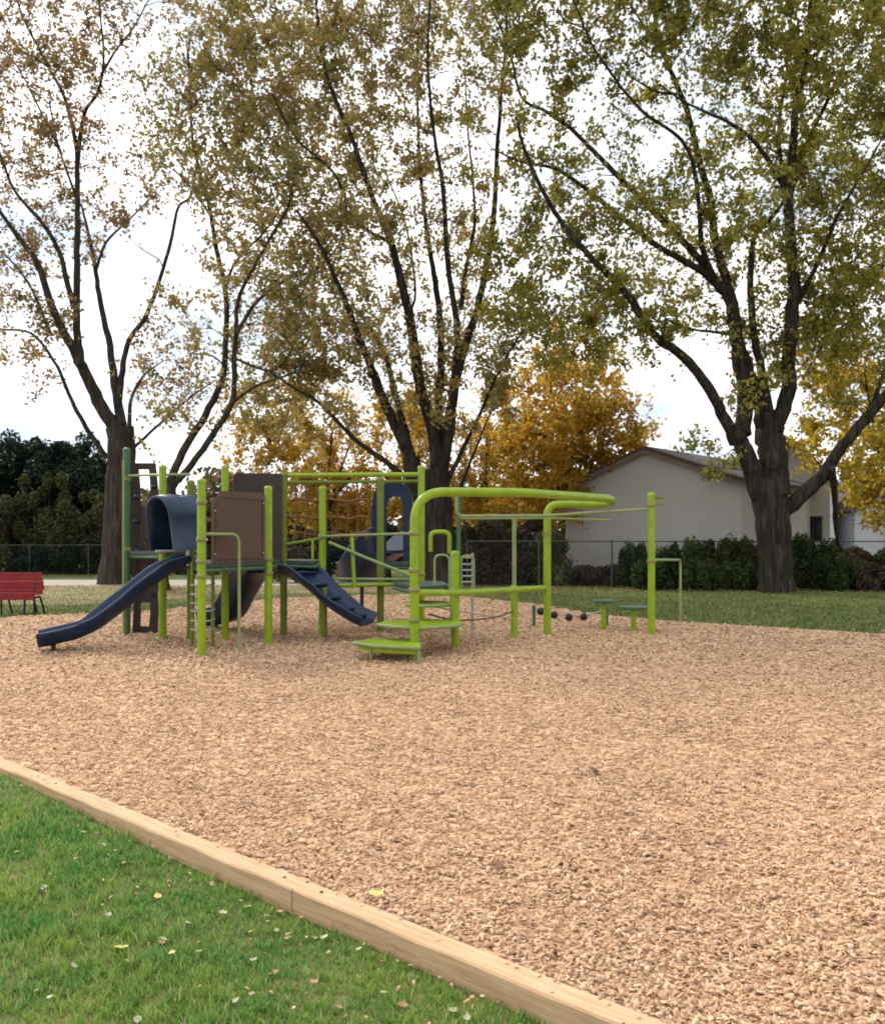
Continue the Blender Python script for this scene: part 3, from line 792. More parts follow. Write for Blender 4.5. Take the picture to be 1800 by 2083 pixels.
# thin overhead pair of rails to the right post
r1 = bend([(X(928, 11.95), 11.95, Z(1008, 11.95)), (X(929, 11.95), 11.95, Z(1050, 11.95)), (X(1110, 13.3), 13.3, Z(1049, 13.3)), (R_[0], R_[1], Z(1035, R_[1]))], .1)
part('overhead_rail', 'lime_pale', lambda b: b.tube(r1, .024, 8))
part('overhead_rail', 'lime_pale', lambda b: b.tube([(X(930, 12.6), 12.6, Z(1055, 12.6)), (X(1110, 13.8), 13.8, Z(1054, 13.8)), (X(1240, 14.2), 14.2, Z(1058, 14.2))], .018, 8))
part('climbing_pole', 'green_dark', lambda b: b.tube([(X(933, 12.4), 12.4, Z(1008, 12.4)), (X(933, 12.4), 12.4, Z(1190, 12.4))], .03, 8))
part('climbing_pole', 'lime_pale', lambda b: b.tube([(Q2[0], Q2[1], Z(1052, 13.2)), (Q2[0], Q2[1], Z(1196, 13.2))], .032, 8))
# access ladder behind and hand loops
def lad2(b):
    for py in (1134, 1148, 1160, 1172, 1184): b.tube([(X(916, 13.2), 13.2, Z(py, 13.2)), (X(962, 13.2), 13.2, Z(py, 13.2))], .016, 6)
    for px in (918, 961): b.tube([(X(px, 13.2), 13.22, 0), (X(px, 13.2), 13.22, Z(1125, 13.2))], .02, 6)
part('ladder', 'steel', lad2)
for (xa, xb, yt, yb, d, r, m) in ((876, 914, 1082, 1122, 12.6, .032, 'lime'), (884, 914, 1129, 1200, 12.2, .016, 'lime_pale'), (938, 964, 1130, 1196, 13.0, .016, 'lime_pale')):
    part('hand_loop', m, lambda b: b.tube(bend([(X(xa, d), d, Z(yb, d)), (X(xa, d), d, Z(yt, d)), (X(xb, d), d, Z(yt, d)), (X(xb, d), d, Z(yb + 4, d))], .09), r, 8))
dR = DC(1260)
part('hand_loop', 'lime_pale', lambda b: b.tube(bend([(R_[0], R_[1], Z(1139, R_[1])), (X(1384, dR), dR, Z(1139, dR)), (X(1384, dR), dR, -.02)], .1), .022, 8))
for zy in (1013, 1027): part('bolt_bracket', 'olive', lambda b: b.box((R_[0] + .12, R_[1], Z(zy, 13.5)), (.16, .03, .035)))
# deck under the arch + bracket pieces
deck([(X(845, 11.9), 11.9), (X(915, 12.3), 12.3), (X(900, 13.5), 13.5), (X(857, 13.6), 13.6), (X(800, 13.2), 13.2)], .93)


def step(poly, z, skirt):
    o = part('step_plate', 'lime', lambda b: b.plate(poly, z - .035, z))
    part('step_rim', 'lime_pale', lambda b: b.tube([(a, c_, z - .018) for a, c_ in poly + [poly[0]]], .022, 8), o)
    if skirt: part('step_skirt', 'lime', lambda b: b.plate([((a - mxp) * .86 + mxp, (c_ - myp) * .86 + myp) for a, c_ in poly], z - skirt, z - .036), o)
    return o


poly = [(X(716, 10.9), 10.95), (X(760, 10.6), 10.62), (X(852, 10.35), 10.38), (X(856, 10.9), 10.95), (X(830, 11.2), 11.25), (X(760, 11.3), 11.3)]
mxp = sum(p[0] for p in poly) / 6 + .05; myp = sum(p[1] for p in poly) / 6
step(poly, .285, .10)
poly = [(X(768, 11.3), 11.35), (X(800, 11.1), 11.08), (X(860, 10.95), 10.93), (X(925, 11.2), 11.18), (X(943, 11.5), 11.5), (X(930, 11.9), 11.85), (X(850, 12), 12), (X(790, 11.9), 11.8)]
mxp = sum(p[0] for p in poly) / 8; myp = sum(p[1] for p in poly) / 8
step(poly, .475, .0)
poly = [(X(825, 12.0), 12.0), (X(850, 11.8), 11.7), (X(920, 11.9), 11.9), (X(930, 12.2), 12.3), (X(860, 12.5), 12.5)]
mxp = sum(p[0] for p in poly) / 5; myp = sum(p[1] for p in poly) / 5
step(poly, .69, .0)
for px, d, z_ in ((755, 10.75, .26), (852, 10.42, .26)):
    part('step_leg', 'lime_pale', lambda b: b.tube([(X(px, d), d, -.02), (X(px, d), d, z_)], .02, 8))
part('balance_cable', 'rope', lambda b: b.tube(catmull([PT(872, 1250, 12.2), PT(930, 1262, 12.4), PT(1000, 1257, 12.8), PT(1046, 1243, 13.2)], 5), .014, 6))
part('balance_cable', 'steel', lambda b: b.tube(catmull([PT(872, 1232, 12.4), PT(950, 1246, 12.6), PT(1046, 1260, 13.2)], 5), .012, 6))

# free-standing pieces between the arch and the right post
bw = empty('ball_walk', (X(1160, 14.8), 14.8, ZC), 'low row of black rubber balls on a cable beside the rear leg of the arch', 'stepping balls')
for px, py in ((1100, 1244), (1127, 1251), (1157, 1256), (1187, 1255)):
    mb = MB(); mb.sphere(PT(px, py, 14.8), .068); o = mb.build('ball', M['black'], bw)
mb = MB(); mb.tube(catmull([PT(1085, 1236, 14.8), PT(1127, 1249, 14.85), PT(1187, 1252, 14.85), PT(1235, 1240, 14.8)], 5), .014, 6); mb.build('cable', M['steel'], bw)
for px, py in ((1086, 1236), (1234, 1240)):
    mb = MB(); mb.tube([(X(px, 14.8), 14.8, -.02), PT(px, py - 4, 14.8)], .03, 8); mb.build('leg', M['green_dark'], bw)
for (px, py, d, r, lab) in ((1289, 1233, 14.1, .24, 'green disc step just left of the right-hand post'), (1228, 1220, 14.4, .19, 'taller green disc step farther left, beside the black balls')):
    zt = Z(py, d); st = empty('disc_step', (X(px, d), d, ZC), lab, 'disc step', 'green disc steps')
    mb = MB(); mb.tube([(X(px, d), d, zt - .05), (X(px, d), d, zt - .03), (X(px, d), d, zt - .005), (X(px, d), d, zt)], [r * .9, r, r, r * .96], 24); mb.build('tread', M['green_dark'], st)
    mb = MB(); mb.tube([(X(px, d), d, -.02), (X(px, d), d, zt - .05)], .045, 12); mb.build('stem', M['lime'], st)

# ------------------------------------------------------------------ red bench on the left
bd = 18.2
bn = empty('park_bench', (X(20, bd), bd, 0), 'red slatted bench with dark legs on the grass at the left edge', 'bench')
def slats(b, y, z0, n, dz, dy, tilt):
    for k in range(n):
        b.box((X(2, bd), y + dy * k, z0 + dz * k), (1.75, .085, .022), bev=.006, m=Matrix.Rotation(tilt, 4, 'X'))
mb = MB()
for k in range(5): mb.box((X(2, bd), bd + .10 + .02 * k, .45 + .093 * k), (1.72 - .05 * abs(k - 1), .026, .0915), bev=.004)
mb.build('backrest', M['red'], bn)
mb = MB()
for k in range(4): mb.box((X(2, bd), bd - .32 + .105 * k, .43), (1.75, .095, .03), bev=.008)
mb.build('seat', M['red'], bn)
mb = MB(); mb.box((X(2, bd), bd - .375, .395), (1.75, .03, .15), bev=.008); mb.build('seat_apron', M['red'], bn)
for px in (66, -60):
    mb = MB(); xx = X(px, bd)
    mb.tube(bend([(xx, bd - .36, 0), (xx, bd - .33, .38), (xx, bd + .08, .38), (xx, bd + .2, .85)], .05), .024, 8)
    mb.tube([(xx, bd + .22, 0), (xx, bd + .02, .38)], .024, 8); mb.tube([(xx, bd - .42, .012), (xx, bd + .28, .012)], .02, 8)
    mb.build('leg', M['black'], bn)
for px in (84, 18):
    mb = MB(); xx = X(px, bd); mb.tube(bend([(xx, bd - .3, 0), (xx, bd - .32, .36), (xx, bd - .05, .37), (xx, bd + .15, 0)], .05), .022, 8); mb.build('brace', M['black'], bn)

# ------------------------------------------------------------------ houses
def gable_house(name, label, a, b, depth, eave, peak, wallm, windows=(), over=.25, siding=True):
    a = Vector((*a, 0)); b = Vector((*b, 0)); u = (b - a).normalized(); w = (b - a).length; n = Vector((-u.y, u.x, 0))
    if n.y < 0: n = -n
    h = empty(name, tuple((a + b) / 2), label, 'house')
    mb = MB()
    A_, B_ = a, b; C_, D_ = b + n * depth, a + n * depth; mid = (a + b) / 2; mid2 = mid + n * depth
    e = Vector((0, 0, eave)); pk = Vector((0, 0, peak))
    vs = [A_, B_, C_, D_, A_ + e, B_ + e, C_ + e, D_ + e, mid + pk, mid2 + pk]
    mb.add(vs, [(0, 1, 5, 8, 4), (1, 2, 6, 5), (2, 3, 7, 9, 6), (3, 0, 4, 7)])
    wl = mb.build('wall', M[wallm], h)
    if siding:
        mb = MB(); z_ = .2
        while z_ < eave:
            p0 = a + n * -.006; p1 = b + n * -.006
            mb.box((p0 + p1) / 2 + Vector((0, 0, z_)), (w, .012, .014), math.atan2(u.y, u.x)); z_ += .2
        mb.build('siding_laps', M[wallm], wl)
    mb = MB(); s = (peak - eave) / (w / 2)
    for sg, end in ((-1, a), (1, b)):
        p0 = mid + pk + Vector((0, 0, .02)); ed = end + u * sg * over + Vector((0, 0, eave - s * over + .02))
        q = [p0 - n * over, ed - n * over, ed + n * (depth + over), p0 + n * (depth + over)]
        th = Vector((0, 0, .12)); vs = q + [v + th for v in q]
        fs = [(0, 1, 2, 3), (7, 6, 5, 4), (0, 4, 5, 1), (1, 5, 6, 2), (2, 6, 7, 3), (3, 7, 4, 0)]
        mb.add(vs, fs)
    rf = mb.build('roof', M['shingle'], h)
    mb = MB()
    for sg, end in ((-1, a), (1, b)):
        p0 = mid + pk - n * (over + .02) + Vector((0, 0, .0)); ed = end + u * sg * over + Vector((0, 0, eave - s * over)) - n * (over + .02)
        dn = Vector((0, 0, -.14)); t_ = n * -.025
        vs = [p0, ed, ed + dn, p0 + dn]; vs += [v + t_ for v in vs]
        mb.add(vs, [(0, 1, 2, 3), (7, 6, 5, 4), (0, 4, 5, 1), (1, 5, 6, 2), (2, 6, 7, 3), (3, 7, 4, 0)])
    mb.build('fascia', M['fascia'], rf)
    for (t, z0, ww, hh) in windows:
        c = a + u * t - n * .03 + Vector((0, 0, z0 + hh / 2)); ang_ = math.atan2(u.y, u.x)
        mb = MB()
        for du, dz, sx, sz in ((0, hh / 2, ww + .1, .07), (0, -hh / 2, ww + .1, .07), (-ww / 2, 0, .07, hh - .07), (ww / 2, 0, .07, hh - .07), (0, 0, .04, hh - .07)):
            mb.box(c + u * du + Vector((0, 0, dz)), (sx, .08, sz), ang_)
        wd = mb.build('window', M['darkbrown'], h)
        mb = MB(); mb.box(c + n * .015, (ww, .02, hh), ang_); mb.build('pane', M['glass'], wd)
    return h


gable_house('garage', 'beige gabled garage wall behind the fence, between the arch and the big right-hand tree', (X(1150, 33), 33), (X(1508, 28.4), 28.4), 8, 3.5, 4.75, 'siding')
gable_house('white_house', 'white house with a dark window seen just right of the big right-hand trunk', (X(1540, 34), 34.2), (X(1688, 33), 33), 8, 4.0, 5.4, 'white', windows=((2.12, 1.5, .56, .92),))
gable_house('white_house', 'white house behind the foliage at the right edge', (X(1738, 38), 38), (X(1880, 38), 38), 8, 2.9, 4.3, 'white', windows=((1.9, 1.1, 1.0, .9),))
# ------------------------------------------------------------------ chain link fences
def chain_fence(label, p0, p1, h, n_posts, step_=.14):
    a = Vector((*p0, 0)); b = Vector((*p1, 0)); u = b - a; Ln = u.length
    f = empty('chain_link_fence', tuple(a), label, 'fence')
    for k in range(n_posts + 1):
        p_ = a.lerp(b, k / n_posts); mb = MB(); mb.tube([p_, p_ + Vector((0, 0, h + .04))], .028, 8); mb.build('fence_post', M['wire'], f)
    mb = MB(); mb.tube([a + Vector((0, 0, h)), b + Vector((0, 0, h))], .02, 8); mb.build('top_rail', M['wire'], f)
    n = int(Ln / step_); vs = []; fs = []; un = u.normalized(); r = .0022
    for k in range(-int(h / step_), n):
        for sg in (1, -1):
            s0 = k * step_; s1 = s0 + h
            z0, z1 = (0.03, h) if sg > 0 else (h, .03)
            def cl_(s, z, s_o, z_o):
                if s < 0: t = (0 - s) / (s_o - s); return 0, z + (z_o - z) * t
                if s > Ln: t = (Ln - s) / (s_o - s); return Ln, z + (z_o - z) * t
                return s, z
            if s1 < 0 or s0 > Ln: continue
            q0 = cl_(s0, z0, s1, z1); q1 = cl_(s1, z1, s0, z0)
            A1 = a + un * q0[0] + Vector((0, 0, q0[1])); B1 = a + un * q1[0] + Vector((0, 0, q1[1]))
            i0 = len(vs); vs += [A1 - un * r, A1 + un * r, B1 + un * r, B1 - un * r]; fs.append((i0, i0 + 1, i0 + 2, i0 + 3))
    mb = MB(); mb.add(vs, fs); mb.build('mesh', M['wire'], f)
    return f


chain_fence('chain link fence in front of the beige garage and the shrubs', (X(950, 28.2), 28.2), (X(1860, 27.0), 27.0), 1.5, 6)
chain_fence('chain link fence in front of the dark evergreens at the left', (X(-60, 37.5), 37.5), (X(420, 37.5), 37.5), 1.3, 4)

# ------------------------------------------------------------------ trees
def leaf_mesh(name, c, size, material, parent, flat=.0):
    """one folded four-sided leaf per centre"""
    n = len(c); a = rng.normal(0, 1, (n, 3)); a /= np.linalg.norm(a, axis=1)[:, None]
    up = rng.normal(0, 1, (n, 3)); up[:, 2] += flat; b = np.cross(a, up); b /= np.linalg.norm(b, axis=1)[:, None] + 1e-9
    if flat > 5: a[:, 2] *= .15; b = rng.normal(0, .15, (n, 3)) + np.stack([-a[:, 1], a[:, 0], np.zeros(n)], 1)
    nn = np.cross(a, b); s = size[:, None]
    v = np.empty((n, 4, 3))
    v[:, 0] = c - a * s * .62; v[:, 1] = c + b * s * .42 + nn * s * .12; v[:, 2] = c + a * s * .62; v[:, 3] = c - b * s * .42 + nn * s * .12
    f = np.arange(n * 4)
    return mesh_obj(name, v.reshape(-1, 3), f, material, parent, sizes=np.full(n, 4))


def Zp(py, d): return EYE - (py - HZ) / F * d


def make_tree(name, label, D, limbs, blobs, lmat, seed, per=30, lsize=(.075, .15), dens=1., group=None, spread=.22, base_flare=1.22, twig_r=.011, wk=1., bark='bark'):
    r = np.random.default_rng(seed); rr = random.Random(seed)
    bx, by = limbs[0][0][0]
    root = empty(name, (X(bx, D), D, 0), label, 'tree', group)
    mb = MB(); P = []; R = []; T = []
    for li, (pts, w0, w1, shift) in enumerate(limbs):
        W0 = [w0 + (w1 - w0) * (i / (len(pts) - 1)) ** .8 for i in range(len(pts))]
        s0 = shift[0] if isinstance(shift, tuple) else 0; s1 = shift[1] if isinstance(shift, tuple) else shift
        w = []
        for i, (px, py) in enumerate(pts):
            t = i / (len(pts) - 1); dd = D + s0 + (s1 - s0) * t ** 1.1
            w.append(Vector((X(px, dd), dd, max(-.15, Zp(py, dd)))))
        c = catmull(w, 5); n = len(c); rad = []
        for i in range(n):
            t = i / (n - 1); k = t * (len(pts) - 1); k0 = min(int(k), len(pts) - 2); ww = W0[k0] + (W0[k0 + 1] - W0[k0]) * (k - k0)
            q = ww * (wk if li else 1) / 2 / F * D
            if li == 0: q *= 1 + (base_flare - 1) * math.exp(-max(c[i].z, 0) / .45)
            rad.append(q * (1 + .025 * math.sin(i * 1.3 + li)))
        wob = [p + Vector((rr.uniform(-1, 1), rr.uniform(-1, 1), 0)) * min(rad[i] * (.05 if li == 0 else .18), .06) for i, p in enumerate(c)]
        mb.tube(wob, rad, 16 if li == 0 else (10 if w0 > 14 else 7))
        for i in range(n):
            if c[i].z > 2.6 and (li > 0):
                P.append(c[i]); R.append(rad[i]); T.append((c[min(i + 1, n - 1)] - c[max(i - 1, 0)]).normalized())
    # attraction points in the foliage masses
    at = []; blobs = list(blobs) + [(b_[0], b_[1], b_[2] * 1.55, b_[3] * .09) for b_ in blobs]
    for bl in blobs:
        px, py, rp, dn = bl[:4]; off = bl[4] if len(bl) > 4 else r.uniform(-2.2, 2.2)
        dd = D + off; rw = rp / F * dd; c = np.array([X(px, dd), dd, Zp(py, dd)])
        n = max(3, int(dn * dens * 27 * rw * rw))
        v = r.normal(0, 1, (n, 3)); v /= np.linalg.norm(v, axis=1)[:, None]; v *= r.uniform(0, 1, (n, 1)) ** .5 * rw * 1.15
        v[:, 1] *= 1.15; at.append(c + v)
    at = np.concatenate(at)
    at = at[at[:, 2] > 2.0]
    Pn = np.zeros((len(P) + len(at) * 8, 3)); Rn = np.zeros(len(Pn)); Tn = np.zeros((len(Pn), 3))
    m = len(P); Pn[:m] = np.array([tuple(p) for p in P]); Rn[:m] = R; Tn[:m] = np.array([tuple(t) for t in T])
    dist0 = np.array([np.min(np.linalg.norm(Pn[:m] - a, axis=1)) for a in at])
    leaves = []; tw = mb
    for ai in np.argsort(dist0):
        a = at[ai]; dv = a - Pn[:m]; L_ = np.linalg.norm(dv, axis=1) + 1e-6
        cost = L_ * (1 + .9 * np.clip(-(dv[:, 2] / L_) - .05, 0, 1) + .55 * np.clip(-(dv * Tn[:m]).sum(1) / L_ + .3, 0, 2)) + .25 * (Rn[:m] < .012)
        j = int(np.argmin(cost)); L0 = L_[j]
        p0 = Pn[j]; t0 = Tn[j]; dirn = dv[j] / L0
        k = int(min(6, max(2, L0 / .45))); r0 = min(Rn[j] * .75, twig_r + .012 * L0); r1 = .007
        ctrl = p0 + (t0 * .45 + dirn * .55) * L0 * .5 + np.array([0, 0, .04 * L0])
        pts = []
        for i in range(k + 1):
            t = i / k; q = (1 - t) ** 2 * p0 + 2 * t * (1 - t) * ctrl + t * t * a
            if 0 < i < k: q = q + r.normal(0, .05 * min(L0, 1.2), 3)
            pts.append(q)
        rd = [max(r1, r0 + (r1 - r0) * (i / k)) for i in range(k + 1)]
        tw.tube([tuple(q) for q in pts], rd, 4 if r0 < .03 else 6, cap=False)
        for i in range(1, k + 1):
            Pn[m] = pts[i]; Rn[m] = rd[i]; t_ = pts[i] - pts[i - 1]; Tn[m] = t_ / (np.linalg.norm(t_) + 1e-9); m += 1
        nl = r.poisson(per * 1.0 * r.choice([.35, .9, 1.9]))
        if nl:
            pa_ = np.array(pts); segs = []
            for q in range(4):
                j0 = int(r.integers(max(1, k - 2), k + 1)); p_ = pa_[j0]; dv_ = r.normal(0, 1, 3) + dirn * .9 + np.array([0, 0, .35]); dv_ /= np.linalg.norm(dv_)
                ln = r.uniform(.22, .55); mid = p_ + dv_ * ln * .5 + r.normal(0, .03, 3); end = p_ + dv_ * ln + np.array([0, 0, .05])
                if q < 3: tw.tube([tuple(p_), tuple(mid), tuple(end)], [.006, .005, .003], 3, cap=False)
                segs.append((p_, end))
            A_ = np.array([q[0] for q in segs]); B_ = np.array([q[1] for q in segs]); w_ = r.integers(0, 4, nl); t_ = r.uniform(.1, 1.15, nl)[:, None]
            leaves.append(A_[w_] * (1 - t_) + B_[w_] * t_ + r.normal(0, spread * .42, (nl, 3)))
    mb.build('trunk', M[bark], root)
    lv = np.concatenate(leaves); lv = lv[lv[:, 2] > 1.6]
    leaf_mesh('crown', lv, r.uniform(lsize[0], lsize[1], len(lv)), lmat, root)
    print(name, 'attr', len(at), 'leaves', len(lv))
    return root


LM = {
 'far': leafmat('far_tree_leaf', [(.06, .055, .03), (.10, .09, .04), (.16, .12, .05), (.24, .15, .05)], .2),
 'litter': leafmat('litter_leaf', [(.15, .08, .04), (.28, .17, .09), (.40, .27, .13), (.45, .36, .16)], .2),
 'olive': leafmat('maple_leaf_olive', [(.07, .07, .018), (.15, .14, .03), (.23, .18, .045)]),
 'brown': leafmat('maple_leaf_brown', [(.14, .11, .055), (.24, .18, .08), (.36, .25, .10), (.44, .29, .11), (.50, .30, .13)], clump=((.17, .14, .06), (.42, .24, .10))),
 'rust': leafmat('maple_leaf_rust', [(.16, .15, .055), (.29, .26, .09), (.43, .35, .13), (.54, .40, .15), (.60, .38, .16)], clump=((.23, .24, .08), (.58, .40, .14))),
 'green': leafmat('maple_leaf_green', [(.10, .12, .03), (.20, .22, .05), (.32, .31, .06), (.44, .37, .07), (.54, .37, .08)], clump=((.15, .19, .04), (.50, .40, .08))),
 'orange': leafmat('orange_leaf', [(.30, .18, .025), (.50, .31, .04), (.64, .41, .055), (.72, .47, .07), (.78, .56, .16)], clump=((.34, .22, .03), (.70, .42, .05))),
 'yellow': leafmat('yellow_leaf_tree', [(.20, .18, .03), (.40, .31, .035), (.60, .44, .05), (.70, .48, .06), (.62, .36, .05)], clump=((.28, .26, .04), (.66, .46, .05))),
 'dark': leafmat('evergreen_leaf', [(.007, .017, .014), (.014, .031, .022), (.026, .046, .029), (.042, .060, .030)], .15),
 'dark2': leafmat('dull_bush_leaf', [(.040, .050, .022), (.072, .081, .032), (.117, .126, .045), (.153, .135, .054)], .2),
 'shrub': leafmat('shrub_leaf', [(.012, .03, .01), (.035, .065, .018), (.065, .105, .028), (.13, .15, .045)], .3, clump=((.02, .045, .012), (.11, .13, .04))),
 'brush': leafmat('dry_brush_leaf', [(.039, .026, .023), (.078, .052, .039), (.117, .078, .058), (.065, .072, .026)], .2),
}
def q1(*p): return [(x * .5028, y * .5028) for x, y in p]
def q2(*p): return [(900 + x * .5028, y * .5028) for x, y in p]

# right-hand maple
make_tree('maple_tree', 'big maple with a stout forked trunk in front of the fence at the right', 25.5, [
    ([(1579, 1210), (1577, 1150), (1573, 1090), (1568, 1030), (1560, 980)], 60, 72, 0),
    ([(1548, 1010), (1530, 960), (1512, 915), (1500, 880)], 44, 32, -.2),
    ([(1572, 1010), (1572, 940), (1566, 880), (1558, 845)], 62, 54, .2),
    (q2((1185, 1790), (1130, 1670), (1050, 1530), (960, 1430), (860, 1360), (760, 1210), (690, 1130), (590, 1030), (470, 880), (400, 760), (330, 600), (300, 470)), 26, 5, -3.5),
    (q2((1215, 1760), (1225, 1600), (1200, 1450), (1185, 1330), (1165, 1210), (1120, 1150)), 34, 24, .8),
    (q2((1130, 1170), (1040, 1090), (880, 1000), (700, 860), (550, 740), (450, 680), (310, 650), (200, 600)), 17, 3, (.7, -1.5)),
    (q2((1120, 1160), (1050, 1060), (920, 920), (800, 800), (690, 690), (610, 610), (520, 520), (420, 450), (320, 390), (270, 200), (200, 30), (150, -150)), 18, 3, (.8, 3)),
    (q2((1170, 1220), (1140, 1110), (1100, 950), (1080, 800), (1040, 650), (990, 450), (950, 350), (900, 230), (860, 100), (870, -60), (850, -300)), 22, 4, (.8, 1)),
    (q2((1100, 1130), (1050, 1000), (1040, 850), (1010, 650), (950, 550), (810, 450), (700, 320), (600, 170), (540, 20)), 13, 3, (.8, -2.5)),
    (q2((960, 380), (870, 370), (760, 310)), 6, 3, (1, 0)),
    (q2((900, 230), (800, 80), (720, -40)), 8, 3, (1, 2)),
    (q2((1310, 1720), (1270, 1600), (1230, 1480), (1180, 1330)), 32, 22, (.2, .8)),
    (q2((1330, 1700), (1290, 1500), (1255, 1300), (1245, 1100), (1265, 950), (1330, 880), (1390, 800)), 20, 8, (0, 2.2)),
    (q2((1340, 1720), (1395, 1600), (1405, 1400), (1420, 1200), (1412, 1000), (1400, 850), (1410, 700), (1422, 550), (1430, 400), (1460, 300), (1480, 100), (1500, -150)), 34, 7, (0, -1.2)),
    (q2((1405, 800), (1430, 680), (1480, 560), (1560, 400), (1620, 270), (1700, 130), (1760, -20), (1800, -200)), 13, 3, (-.6, 1.6)),
    (q2((1400, 800), (1340, 680), (1250, 560), (1150, 490), (1060, 450), (960, 400), (880, 340)), 11, 3, (-.6, -3)),
    (q2((1400, 780), (1365, 620), (1365, 450), (1385, 350), (1400, 200), (1410, 0), (1390, -200)), 10, 3, (-.6, .5)),
    (q2((1420, 1250), (1500, 1100), (1560, 960), (1610, 850), (1700, 700), (1800, 520)), 12, 3, (-.2, -3)),
    (q2((1160, 1350), (1080, 1340), (1000, 1330), (900, 1290)), 8, 3, (.4, -2)),
    ([(1592, 1040), (1640, 1000), (1680, 960), (1700, 925), (1745, 870), (1810, 795), (1880, 720), (1950, 620)], 34, 14, -1.5),
    ([(1690, 950), (1698, 1000), (1700, 1060), (1704, 1110)], 16, 8, (-.8, 1.0)),
    ([(1760, 850), (1790, 780), (1830, 640), (1850, 480)], 12, 4, (-1, 1)),
], [
    (1080, -60, 130, .8), (1250, -60, 130, .8), (1430, -60, 140, .9), (1620, -60, 140, 1), (1800, -60, 140, 1), (1950, 60, 150, .9), (1950, 300, 150, .9), (1950, 520, 130, .9), (1300, -220, 160, .8), (1550, -220, 160, .8),
    (1090, 60, 100, .8), (1230, 60, 90, .65), (1390, 80, 90, .75), (1560, 90, 100, 1.0), (1720, 90, 110, 1.1), (1150, 210, 90, .7), (1300, 200, 80, .55), (1440, 170, 80, .9), (1600, 210, 90, .9),
    (1740, 230, 110, 1.2), (1090, 330, 80, .7), (1210, 330, 80, .45), (1420, 330, 70, .55), (1530, 340, 80, .9), (1660, 360, 90, 1.2), (1780, 400, 100, 1.2), (1130, 440, 70, .55),
    (1300, 420, 80, 1.0), (1420, 450, 80, .9), (1540, 470, 80, .9), (1680, 500, 90, 1.2), (1790, 560, 100, 1.2), (1180, 530, 80, .9), (1310, 530, 70, .7), (1450, 560, 60, .8), (1590, 590, 80, 1.0), (1720, 620, 90, 1.2),
    (1080, 590, 80, 1.0), (1200, 640, 80, 1.1), (1320, 650, 60, .8), (1110, 680, 70, 1), (1500, 680, 60, .7), (1610, 700, 70, 1.), (1740, 740, 80, 1.), (1000, 620, 60, .6), (1410, 640, 50, .6), (1360, 700, 50, .5),
    (1050, 480, 60, .6), (1150, 380, 60, .6), (1250, 600, 60, .8), (1010, 540, 60, .7), (1030, 660, 60, 1.0), (1280, 720, 40, .4), (1500, 830, 40, .8, -1), (1550, 780, 40, .6, -1), (1480, 930, 32, .9, -1), (1420, 930, 30, .7, -1.5), (1200, 720, 50, .7),
], LM['green'], 3, per=33, group=None)

